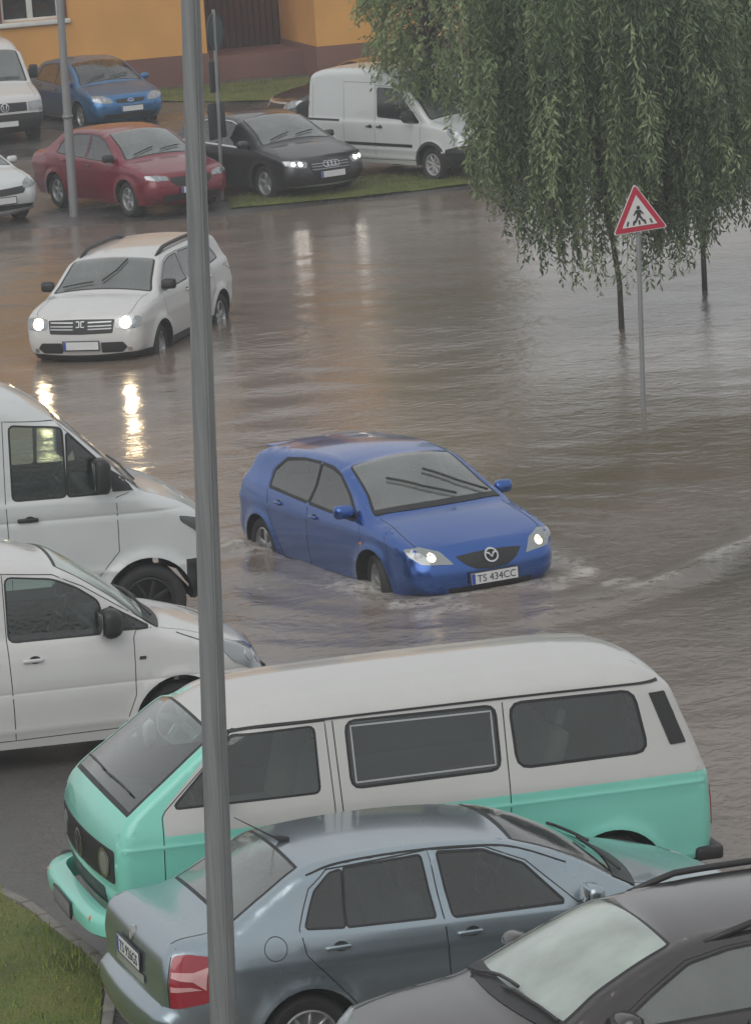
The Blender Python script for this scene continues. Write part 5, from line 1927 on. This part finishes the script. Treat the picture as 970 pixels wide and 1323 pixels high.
# ------------------------------------------------------------------ grass
def lawn(name, poly, lift, mat, blades, h, seed, label):
    a = np.array(poly, float)
    r = np.random.default_rng(seed)
    step = .25
    gx, gy = np.meshgrid(np.arange(a[:, 0].min(), a[:, 0].max(), step), np.arange(a[:, 1].min(), a[:, 1].max(), step))
    gq = np.stack([gx.ravel(), gy.ravel()], 1)
    pl = densify(poly, .3)
    gq = gq[inpoly(gq, pl)]
    allp = pl + [tuple(p) for p in gq]
    c = delaunay_2d_cdt([Vector((float(p[0]), float(p[1]))) for p in allp], [(k, (k + 1) % len(pl)) for k in range(len(pl))], [], 0, 1e-3)
    V = np.array([(p.x, p.y) for p in c[0]])
    C = np.array([V[list(f)].mean(0) for f in c[2]])
    ok = inpoly(C, pl)
    edge = np.array([min(np.linalg.norm(np.array(pl) - p, axis=1)) for p in V])
    Z = ground_z(V[:, 0], V[:, 1]) + lift * np.clip(edge / .3, 0, 1) + .01 + .03 * vnoise(V[:, 0], V[:, 1], .4, seed)
    vs = [(x, y, z) for (x, y), z in zip(V, Z)]
    base = py_obj(name, vs, [f for f, k in zip(c[2], ok) if k], [M['soil']])
    base['kind'] = 'structure'
    bx = r.uniform(a[:, 0].min(), a[:, 0].max(), blades * 3)
    by = r.uniform(a[:, 1].min(), a[:, 1].max(), blades * 3)
    P = np.stack([bx, by], 1)
    P = P[inpoly(P, pl)][:blades]
    e2 = np.array([min(np.linalg.norm(np.array(pl) - p, axis=1)) for p in P]) if len(P) < 40000 else np.ones(len(P))
    Zb = ground_z(P[:, 0], P[:, 1]) + lift * np.clip(e2 / .3, 0, 1)
    n = len(P)
    ang = r.uniform(0, 2 * math.pi, n)
    hh = h * r.uniform(.5, 1.35, n) * (.55 + .9 * vnoise(P[:, 0], P[:, 1], .5, seed + 1))
    lean = r.uniform(.1, .8, n) * hh
    la = r.uniform(0, 2 * math.pi, n)
    wd_ = h * r.uniform(.05, .10, n)
    A = np.stack([P[:, 0] - np.cos(ang) * wd_, P[:, 1] - np.sin(ang) * wd_, Zb], 1)
    B = np.stack([P[:, 0] + np.cos(ang) * wd_, P[:, 1] + np.sin(ang) * wd_, Zb], 1)
    T = np.stack([P[:, 0] + np.cos(la) * lean, P[:, 1] + np.sin(la) * lean, Zb + hh], 1)
    vs = np.stack([A, B, T], 1).reshape(-1, 3)
    o = py_obj('grass', vs, [(3 * i, 3 * i + 1, 3 * i + 2) for i in range(n)], [M[mat]], smooth=False)
    tag(o, label, 'grass', kind='stuff')


lawn('lawn', [(-5.5, 31.5), (-3.02, 29.02), (-2.52, 27.97), (-2.12, 26.96), (-2.07, 25.6), (-2.05, 20), (-6.5, 20), (-6.5, 31)], .05, 'lawn', 26000, .075, 3, 'rough wet grass corner beside the kerb at the lower left')
lawn('verge', [(-2.2, 72.0), (-.9, 72.3), (.6, 72.75), (2.1, 73.25), (3.6, 74.6), (6, 78), (6, 81), (2.9, 77.6), (.6, 75.6), (-1.2, 74.3), (-2.3, 73.6)], .05, 'lawnfar', 14000, .075, 4, 'thin yellowish grass of the verge under the parked charcoal saloon')
lawn('back_lawn', [(-4.3, 92.6), (-2.2, 91.2), (.6, 90.2), (6, 93), (12, 97), (9, 99.5), (1.2, 96.6), (-.6, 96.1), (-4.4, 95.6)], .04, 'lawnfar', 12000, .10, 5, 'short grass in front of the orange building')

# kerb stones along the grass corner
kp, _ = catmull([(-5.6, 31.6), (-3.0, 29.05), (-2.49, 27.98), (-2.09, 26.97), (-2.04, 25.6), (-2.02, 20)], .5)
bm = bmesh.new()
for a, b in zip(kp, kp[1:]):
    d = b - a
    L = np.linalg.norm(d)
    m = (a + b) / 2
    add_box(bm, (m[0], m[1], float(ground_z(m[0], m[1])) - .022), (L - .012, .085, .10), Matrix.Rotation(math.atan2(d[1], d[0]), 3, 'Z'), bevel=.012)
o = bm_obj('kerb', bm, M['kerb'], sharp=40)
o['kind'] = 'structure'


# ------------------------------------------------------------------ apartment building behind the car park
M['render'] = pmat('orange_render', (.62, .315, .085), .85, var=.30, vscale=.9, bump=.004, bscale=35)
M['plinth'] = pmat('red_brown_plinth', (.155, .072, .055), .8, var=.25, vscale=2.5, bump=.006, bscale=20)
M['board'] = pmat('brown_board', (.17, .060, .046), .65, var=.3, vscale=7)
M['boardgap'] = pmat('board_joint', (.03, .014, .012), .9)
M['pvc'] = pmat('white_frame', (.62, .62, .60), .4)
M['pane'] = glass('window_pane', (.25, .27, .27))
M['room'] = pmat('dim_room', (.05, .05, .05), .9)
BA = R(14)
bo = empty('apartment_building', (-.62, 96.3, .18), BA)
tag(bo, 'orange rendered apartment building with a red brown plinth and a boarded recess', 'building')


def slab(bm, u0, u1, v0, v1, z0, z1, bevel=0.):
    add_box(bm, ((u0 + u1) / 2, (v0 + v1) / 2, (z0 + z1) / 2), (abs(u1 - u0), abs(v1 - v0), z1 - z0), bevel=bevel)


bm = bmesh.new()
slab(bm, 0, 4.2, 0, 11, .74, 10)
# left wing, pieced round the window opening (u -7.35..-5.95, z 1.9..3.4)
W0, W1, WZ0, WZ1 = -7.33, -5.93, 1.86, 3.35
slab(bm, -2.45, W1, 1.0, 1.35, .74, 10)
slab(bm, W0, -16, 1.0, 1.35, .74, 10)
slab(bm, W0, W1, 1.0, 1.35, .74, WZ0)
slab(bm, W0, W1, 1.0, 1.35, WZ1, 10)
slab(bm, -2.45, -16, 1.35, 11, 3.6, 10)
slab(bm, -2.45, -2.8, 1.35, 11, .74, 3.6)
bm_obj('wall', bm, M['render'], bo, sharp=30)
bm = bmesh.new()
slab(bm, -.03, 4.23, -.035, 10.9, -.6, .737, .01)
slab(bm, -2.42, -16, .965, 10.9, -.6, .737, .01)
slab(bm, -2.42, -.03, 1.3, 10.9, -.6, .60, .01)
bm_obj('plinth', bm, M['plinth'], bo, sharp=30)
bm = bmesh.new()
slab(bm, -2.45, 0, 3.7, 3.76, .60, 9.9)
k = bm_obj('boarded_front', bm, M['boardgap'], bo)
bm = bmesh.new()
u = -2.42
rr = random.Random(2)
while u < -.05:
    wv = .11 + rr.random() * .03
    slab(bm, u, min(u + wv, -.01), 3.66 - rr.random() * .015, 3.70, .62, 9.8)
    u += wv + .035
bm_obj('boards', bm, M['board'], k)
bm = bmesh.new()
for u0, u1, z0, z1 in ((W0, W1, WZ0, WZ0 + .07), (W0, W1, WZ1 - .07, WZ1), (W0, W0 + .07, WZ0 + .07, WZ1 - .07), (W1 - .07, W1, WZ0 + .07, WZ1 - .07), (-6.70, -6.56, WZ0 + .07, WZ1 - .07)):
    slab(bm, u0, u1, 1.12, 1.19, z0, z1, .008)
wf = bm_obj('window', bm, M['pvc'], bo, sharp=30)
for u0, u1 in ((W0 + .07, -6.70), (-6.56, W1 - .07)):
    bm = bmesh.new()
    slab(bm, u0, u1, 1.15, 1.16, WZ0 + .07, WZ1 - .07)
    bm_obj('pane', bm, M['pane'], wf)
bm = bmesh.new()
slab(bm, W0 - .12, W1 + .22, .90, 1.11, WZ0 - .11, WZ0 - .003, .01)
bm_obj('sill', bm, M['pvc'], wf, sharp=30)
bm = bmesh.new()
slab(bm, W1 + .004, W1 + .16, .955, .997, WZ0, WZ1, .006)
bm_obj('shutter', bm, M['board'], wf, sharp=30)
bm = bmesh.new()
slab(bm, W0 - .16, W0 - .004, .955, .997, WZ0, WZ1, .006)
bm_obj('shutter', bm, M['board'], wf, sharp=30)
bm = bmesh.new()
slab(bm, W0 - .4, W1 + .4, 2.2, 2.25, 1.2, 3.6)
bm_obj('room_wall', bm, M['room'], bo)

# ------------------------------------------------------------------ poles and signs
def streaked(name, c):
    m, nt, out = new_mat(name)
    b = nd(nt, 'ShaderNodeBsdfPrincipled')
    b.inputs['Metallic'].default_value = .15
    tc = nd(nt, 'ShaderNodeTexCoord')
    mp = nd(nt, 'ShaderNodeMapping')
    mp.inputs['Scale'].default_value = (30, 30, .9)
    nt.links.new(tc.outputs['Object'], mp.inputs['Vector'])
    n1 = tex(nt, 'ShaderNodeTexNoise', 1., mp.outputs[0], Detail=5, Roughness=.65)
    n2 = tex(nt, 'ShaderNodeTexNoise', 5., tc.outputs['Object'], Detail=5)
    nt.links.new(ramp(nt, n1.outputs['Fac'], [(.3, [k * .72 for k in c]), (.55, c), (.75, [k * 1.22 for k in c])]), b.inputs['Base Color'])
    nt.links.new(maprange(nt, n2.outputs['Fac'], .35, .65, .28, .6), b.inputs['Roughness'])
    nt.links.new(b.outputs[0], out.inputs['Surface'])
    return m


M['galv'] = streaked('grey_metal', (.21, .218, .22))
M['galv2'] = pmat('pale_metal', (.24, .245, .25), .5, .25, var=.14, vscale=5)
M['signred'] = pmat('sign_red', (.42, .016, .045), .4)
M['signwhite'] = pmat('sign_white', (.60, .60, .59), .4)
M['signblack'] = pmat('sign_black', (.022, .024, .024), .5)
M['signback'] = pmat('sign_back', (.040, .055, .055), .6)
M['signdark'] = pmat('sign_dark', (.035, .042, .045), .5, .1)


def pole(name, base, top, r0, r1, mat, label, cat):
    rt = empty(name, base)
    tag(rt, label, cat)
    d = Vector(top) - Vector(base)
    bm = bmesh.new()
    add_tube(bm, [d * t for t in np.linspace(0, 1, 9)], [r0 + (r1 - r0) * t for t in np.linspace(0, 1, 9)], 20)
    bm_obj('shaft', bm, M[mat], rt, sharp=60)
    return rt, d


rt, d = pole('lamp_post', (-1.125, 22, -.05), (-.755, 22, 8.2), .084, .048, 'galv', 'tall grey tapered post standing close in front of the camper bus', 'lamp post')
bm = bmesh.new()
add_tube(bm, [d, d + Vector((.02, .3, .35)), d + Vector((.03, .9, .5)), d + Vector((.03, 1.3, .52))], .04, 10)
bm_obj('arm', bm, M['galv'], rt)
bm = bmesh.new()
add_box(bm, d + Vector((.03, 1.6, .52)), (.26, .7, .12), bevel=.05)
bm_obj('lamp_head', bm, M['galv2'], rt)
dz = d.normalized()
seam = [d * t + Vector((.03, -(.084 + (.048 - .084) * t) + .004, 0)) for t in np.linspace(.01, .99, 12)]
bm = bmesh.new()
add_tube(bm, seam, .006, 6)
bm_obj('weld_seam', bm, M['galv'], rt)
bm = bmesh.new()
add_box(bm, d * .12 + Vector((0, -.078, 0)), (.075, .012, .34), bevel=.008)
bm_obj('access_door', bm, M['galv2'], rt, sharp=40)
bm = bmesh.new()
add_tube(bm, [d * .002, d * .006], .14, 20)
bm_obj('base_collar', bm, M['galv'], rt)

rt, d = pole('lamp_post', (-5.06, 72.6, -.1), (-4.97, 72.6, 5.6), .088, .055, 'galv2', 'slim pale lamp post rising behind the red saloon', 'lamp post')
bm = bmesh.new()
add_tube(bm, [d, d + Vector((.3, -.1, .25)), d + Vector((.9, -.2, .32))], .035, 8)
bm_obj('arm', bm, M['galv2'], rt)
bm = bmesh.new()
add_tube(bm, [d * .335, d * .345], .098, 16)
bm_obj('clamp_band', bm, M['galv'], rt)

# triangular crossing sign in the water
rt, d = pole('warning_sign', (3.35, 48.6, -.4), (3.432, 48.6, 2.70), .030, .030, 'galv2', 'red bordered triangle crossing sign on a post standing in the water', 'road sign')


def tri(r, rnd=.12):
    p = [(r * math.sin(a), r * math.cos(a)) for a in (0, 2 * math.pi / 3, 4 * math.pi / 3)]
    return rounded(p, r * rnd, 5)


def plate2d(name, poly, y0, y1, mat, parent):
    bm = bmesh.new()
    a = [bm.verts.new((x, y0, z)) for x, z in poly]
    b = [bm.verts.new((x, y1, z)) for x, z in poly]
    bm.faces.new(a)
    bm.faces.new(b[::-1])
    for i in range(len(a)):
        bm.faces.new((a[i], a[(i + 1) % len(a)], b[(i + 1) % len(b)], b[i]))
    return bm_obj(name, bm, M[mat], parent, smooth=False)


def shift(poly, dx=0, dz=0):
    return [(x + dx, z + dz) for x, z in poly]


hold = plate2d('sign_panel', tri(.395), -.045, -.033, 'signwhite', rt)
hold.matrix_local = Matrix.Translation((.072, 0, 2.755)) @ Matrix.Rotation(R(-4.2), 4, 'Y') @ Matrix.Rotation(R(8), 4, 'Z')
plate2d('sign_border', tri(.375), -.050, -.0455, 'signred', hold)
plate2d('sign_face', tri(.255, .05), -.055, -.0505, 'signwhite', hold)
zb = -.11
for x0, x1, w_ in ((-.155, -.135, .022), (.155, .135, .022), (-.075, -.062, .024), (.075, .062, .024), (0, 0, .022)):
    plate2d('crossing_stripe', [(x0 - w_ / 2, zb), (x0 + w_ / 2, zb), (x1 + w_ / 2, zb + .055), (x1 - w_ / 2, zb + .055)], -.0585, -.0555, 'signblack', hold)
bm = bmesh.new()


def limb2(p, q, w0, w1):
    p, q = np.array(p), np.array(q)
    t = (q - p) / np.linalg.norm(q - p)
    n = np.array([-t[1], t[0]])
    f = []
    for yy in (-.0625, -.059):
        f.append([bm.verts.new((c[0], yy, c[1])) for c in (p - n * w0 / 2, p + n * w0 / 2, q + n * w1 / 2, q - n * w1 / 2)])
    bm.faces.new(f[0])
    bm.faces.new(f[1][::-1])
    for i in range(4):
        bm.faces.new((f[0][i], f[0][(i + 1) % 4], f[1][(i + 1) % 4], f[1][i]))


limb2((.0, -.01), (.004, .07), .045, .06)
limb2((-.008, 0), (-.055, -.08), .028, .020)
limb2((.008, 0), (.055, -.075), .028, .020)
limb2((-.02, .065), (-.06, .01), .02, .015)
limb2((.022, .065), (.06, .015), .02, .015)
c = [(.006 + .022 * math.cos(t), .098 + .024 * math.sin(t)) for t in np.linspace(0, 2 * math.pi, 13)[:-1]]
f = [bm.verts.new((x, -.0625, z)) for x, z in c]
bm.faces.new(f)
o = bm_obj('walker_symbol', bm, M['signblack'], hold, smooth=False)

# post with a round plate and two boards, seen from behind
rt, d = pole('sign_post', (-2.4, 73.6, -.05), (-2.30, 73.6, 3.50), .034, .034, 'galv2', 'grey post with a round sign seen from the edge and two narrow boards', 'road sign')
bm = bmesh.new()
add_lathe(bm, [(.001, -.006), (.325, -.006), (.335, 0), (.325, .008), (.001, .008)], 32, axis='y')
o = bm_obj('round_panel', bm, M['signback'], rt, sharp=40)
o.matrix_local = Matrix.Translation((.10, .045, 3.15)) @ Matrix.Rotation(R(66), 4, 'Z')
bm = bmesh.new()
add_lathe(bm, [(.315, -.012), (.345, -.012), (.345, .012), (.315, .012)], 32, axis='y', closed=True)
o2 = bm_obj('rim', bm, M['signdark'], o, sharp=40)
for z0, z1, w_, dx in ((2.05, 2.62, .34, .06), (1.20, 1.86, .62, .05)):
    bm = bmesh.new()
    add_box(bm, (0, .045, (z0 + z1) / 2), (w_, .02, z1 - z0), bevel=.006)
    o = bm_obj('board', bm, M['signdark'], rt, sharp=40)
    o.matrix_local = Matrix.Translation((dx, 0, 0)) @ Matrix.Rotation(R(62), 4, 'Z')
    o.location.x += 0


# ------------------------------------------------------------------ trees
def leaf_mat(name, cols, trans=.35):
    m, nt, out = new_mat(name)
    at = nd(nt, 'ShaderNodeAttribute', attribute_name='leaf')
    c = ramp(nt, at.outputs['Fac'], cols)
    b = nd(nt, 'ShaderNodeBsdfPrincipled')
    b.inputs['Roughness'].default_value = .42
    nt.links.new(c, b.inputs['Base Color'])
    t = nd(nt, 'ShaderNodeBsdfTranslucent')
    nt.links.new(c, t.inputs['Color'])
    mx = nd(nt, 'ShaderNodeMixShader')
    mx.inputs[0].default_value = trans
    nt.links.new(b.outputs[0], mx.inputs[1])
    nt.links.new(t.outputs[0], mx.inputs[2])
    nt.links.new(mx.outputs[0], out.inputs['Surface'])
    return m


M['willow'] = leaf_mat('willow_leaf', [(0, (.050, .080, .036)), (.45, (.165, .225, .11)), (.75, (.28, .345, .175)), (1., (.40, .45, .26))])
M['youngleaf'] = leaf_mat('young_leaf', [(0, (.075, .115, .040)), (.5, (.21, .275, .11)), (1., (.36, .42, .21))])
M['bark'] = pmat('bark', (.060, .050, .042), .9, var=.35, vscale=14, bump=.01, bscale=25)


def leaves_mesh(name, P, D, L, Wd, tint, mat, parent, r):
    """P base points, D hang directions, L lengths, Wd widths: one bent lance-shaped leaf each."""
    n = len(P)
    rv = r.normal(size=(n, 3))
    S_ = np.cross(D, rv)
    S_ /= np.maximum(np.linalg.norm(S_, axis=1), 1e-6)[:, None]
    N_ = np.cross(S_, D)
    mid = P + D * (L * .5)[:, None] + N_ * (L * .08)[:, None]
    tip = P + D * L[:, None]
    a = mid + S_ * (Wd / 2)[:, None]
    b = mid - S_ * (Wd / 2)[:, None]
    vs = np.stack([P, a, tip, b], 1).reshape(-1, 3)
    o = py_obj(name, vs, [(4 * i, 4 * i + 1, 4 * i + 2, 4 * i + 3) for i in range(n)], [M[mat]], parent, smooth=False)
    at = o.data.attributes.new('leaf', 'FLOAT', 'POINT')
    at.data.foreach_set('value', np.repeat(np.clip(tint, 0, 1), 4).astype(np.float32))
    return o


def willow(base, label, Rr, H, zb0, kb, seed, nst, stem=.038, lean=(0, 0)):
    r = np.random.default_rng(seed)
    rt = empty('willow_tree', base)
    tag(rt, label, 'tree')
    bm = bmesh.new()
    ln = Vector((lean[0], lean[1], 0))
    tp = [Vector((0, 0, -.4)), Vector((.01, 0, .6)), Vector((.03, .01, 1.4)) + ln * .4, Vector((.0, .03, 2.4)) + ln * .8, Vector((.04, .02, 3.4)) + ln]
    add_tube(bm, tp, [stem * 1.2, stem, stem * .95, stem * .85, stem * .7], 10)
    limbs = []
    for k in range(11):
        a = k * 2.4 + r.uniform(-.3, .3)
        z0 = r.uniform(1.9, 3.4)
        rr = Rr * r.uniform(.65, 1.)
        zt = H * r.uniform(.72, 1.)
        p0 = Vector((0, 0, z0)) + ln * (z0 / 3.4)
        p1 = p0 + Vector((math.cos(a) * rr * .35, math.sin(a) * rr * .35, (zt - z0) * .7))
        p2 = p0 + Vector((math.cos(a) * rr * .75, math.sin(a) * rr * .75, (zt - z0)))
        p3 = p0 + Vector((math.cos(a) * rr, math.sin(a) * rr, (zt - z0) * .9))
        add_tube(bm, [p0, p1, p2, p3], [stem * .55, stem * .4, stem * .28, stem * .12], 6)
        limbs.append((p0, p1, p2, p3))
    bm_obj('trunk', bm, M['bark'], rt)
    P, D, L, Wd, T = [], [], [], [], []
    tw = bmesh.new()
    bunch = []
    for s_ in range(nst):
        lb = limbs[r.integers(len(limbs))]
        if r.random() < .62:
            a = r.uniform(0, 2 * math.pi)
            rr = Rr * math.sqrt(r.uniform(.05, 1.))
            st = np.array([math.cos(a) * rr, math.sin(a) * rr, H * (1 - .35 * (rr / Rr) ** 2) * r.uniform(.55, 1.)])
        else:
            t = r.uniform(.25, 1.) * 2.99
            i = int(t)
            st = np.array(lb[i].lerp(lb[i + 1], t - i)) + r.normal(0, .15, 3)
        if bunch and r.random() < .86:      # strands hang in bunches
            st = bunch[-1] + r.normal(0, .065, 3)
        else:
            bunch.append(np.array(st))
        rad = math.hypot(st[0], st[1])
        zend = zb0 + kb * rad ** 2 + abs(r.normal(0, .38)) + (r.uniform(.4, 2.8) if r.random() < .42 else 0)
        ln_ = st[2] - zend
        if ln_ < .3:
            continue
        ln_ = min(ln_, r.uniform(1.6, 4.0))
        out = np.array([st[0], st[1]]) / max(rad, .1)
        ww = r.uniform(0, 6.28)
        clump = r.normal(0, .10) + (hash((round(bunch[-1][0], 3), seed)) % 1000 / 1000 - .5) * .60
        nl = int(ln_ / .042)
        pts = []
        for q in range(nl):
            t = q / nl
            x = st[0] + out[0] * .22 * (t - .6 * t * t) + .05 * math.sin(5 * t + ww) + .03 * t * math.cos(9 * t + ww)
            y = st[1] + out[1] * .22 * (t - .6 * t * t) + .05 * math.cos(4 * t + ww)
            z = st[2] - ln_ * t
            pts.append((x, y, z))
            if r.random() < .93:
                d = np.array([r.normal(0, .7), r.normal(0, .7), -.9 + r.normal(0, .3)])
                P.append((x, y, z))
                D.append(d / np.linalg.norm(d))
                L.append(r.uniform(.09, .19) * (1 - .3 * t))
                Wd.append(r.uniform(.022, .044))
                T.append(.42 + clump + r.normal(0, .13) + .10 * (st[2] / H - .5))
        if len(pts) > 4 and s_ % 2 == 0:
            add_tube(tw, pts[::6] + [pts[-1]], .003, 3, caps=False)
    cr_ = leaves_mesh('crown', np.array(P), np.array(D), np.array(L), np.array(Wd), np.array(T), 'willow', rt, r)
    bm_obj('twigs', tw, M['bark'], cr_)
    return rt


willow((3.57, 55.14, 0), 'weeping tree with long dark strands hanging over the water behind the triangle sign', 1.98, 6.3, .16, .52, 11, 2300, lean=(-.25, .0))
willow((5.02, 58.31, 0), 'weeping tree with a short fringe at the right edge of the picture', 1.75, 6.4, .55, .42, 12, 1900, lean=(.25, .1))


def young_tree(base, label, seed):
    r = np.random.default_rng(seed)
    rt = empty('young_tree', base)
    tag(rt, label, 'tree')
    bm = bmesh.new()
    add_tube(bm, [Vector(p) for p in ((0, 0, -.1), (.03, 0, .45), (-.06, 0, .95), (-.14, 0, 1.45), (-.28, 0, 1.9), (-.25, 0, 2.5), (-.1, 0, 3.2), (0, 0, 3.9))], [.055, .045, .04, .04, .036, .03, .022, .012], 8)
    add_tube(bm, [Vector(p) for p in ((.0, 0, .55), (.12, 0, .85), (.30, .05, 1.2), (.5, .1, 1.7), (.75, .1, 2.4))], [.03, .028, .024, .018, .008], 6)
    P, D, L, Wd, T = [], [], [], [], []
    for s_ in range(560):
        a = r.uniform(0, 2 * math.pi)
        z = r.uniform(1.3, 4.6)
        prof = 1.15 * math.sin(min(1, (z - .9) / 2.2) * math.pi / 2) * (1 if z < 3.4 else 1 - .35 * (z - 3.4))
        rr = prof * math.sqrt(r.uniform(.1, 1))
        cx, cy = .0 + math.cos(a) * rr * 1.15, math.sin(a) * rr
        tnt = .5 + r.normal(0, .2)
        add_tube(bm, [Vector((-.1, 0, z - .35)), Vector((cx * .6, cy * .6, z + .12)), Vector((cx, cy, z))], [.010, .007, .003], 4, caps=False)
        # a drooping spray of broad leaflets
        dl = r.uniform(.25, .6)
        for q in range(int(dl / .016)):
            t = q * .016 / dl
            p = (cx + math.cos(a) * .3 * t + r.normal(0, .05), cy + math.sin(a) * .3 * t + r.normal(0, .05), z + .06 - dl * t * t * .9 + r.normal(0, .05))
            d = np.array([math.cos(a) * .5 + r.normal(0, .5), math.sin(a) * .5 + r.normal(0, .5), -.8 + r.normal(0, .3)])
            P.append(p)
            D.append(d / np.linalg.norm(d))
            L.append(r.uniform(.08, .15))
            Wd.append(r.uniform(.03, .055))
            T.append(tnt + r.normal(0, .14))
    bm_obj('trunk', bm, M['bark'], rt)
    leaves_mesh('crown', np.array(P), np.array(D), np.array(L), np.array(Wd), np.array(T), 'youngleaf', rt, r)


young_tree((1.70, 74.9, .05), 'young tree with light green drooping leaves in front of the high roof van', 21)

# ------------------------------------------------------------------ rain haze
m, nt, out = new_mat('rain_haze')
v = nd(nt, 'ShaderNodeVolumePrincipled')
v.inputs['Color'].default_value = (.86, .87, .88, 1)
v.inputs['Density'].default_value = HAZE
v.inputs['Anisotropy'].default_value = .2
nt.links.new(v.outputs[0], out.inputs['Volume'])
if HAZE > 0:
    bm = bmesh.new()
    add_box(bm, (0, 60, 5), (160, 160, 12.8))
    o = bm_obj('haze', bm, m, smooth=False)
    tag(o, 'thin grey rain haze over the street', 'haze', kind='stuff')
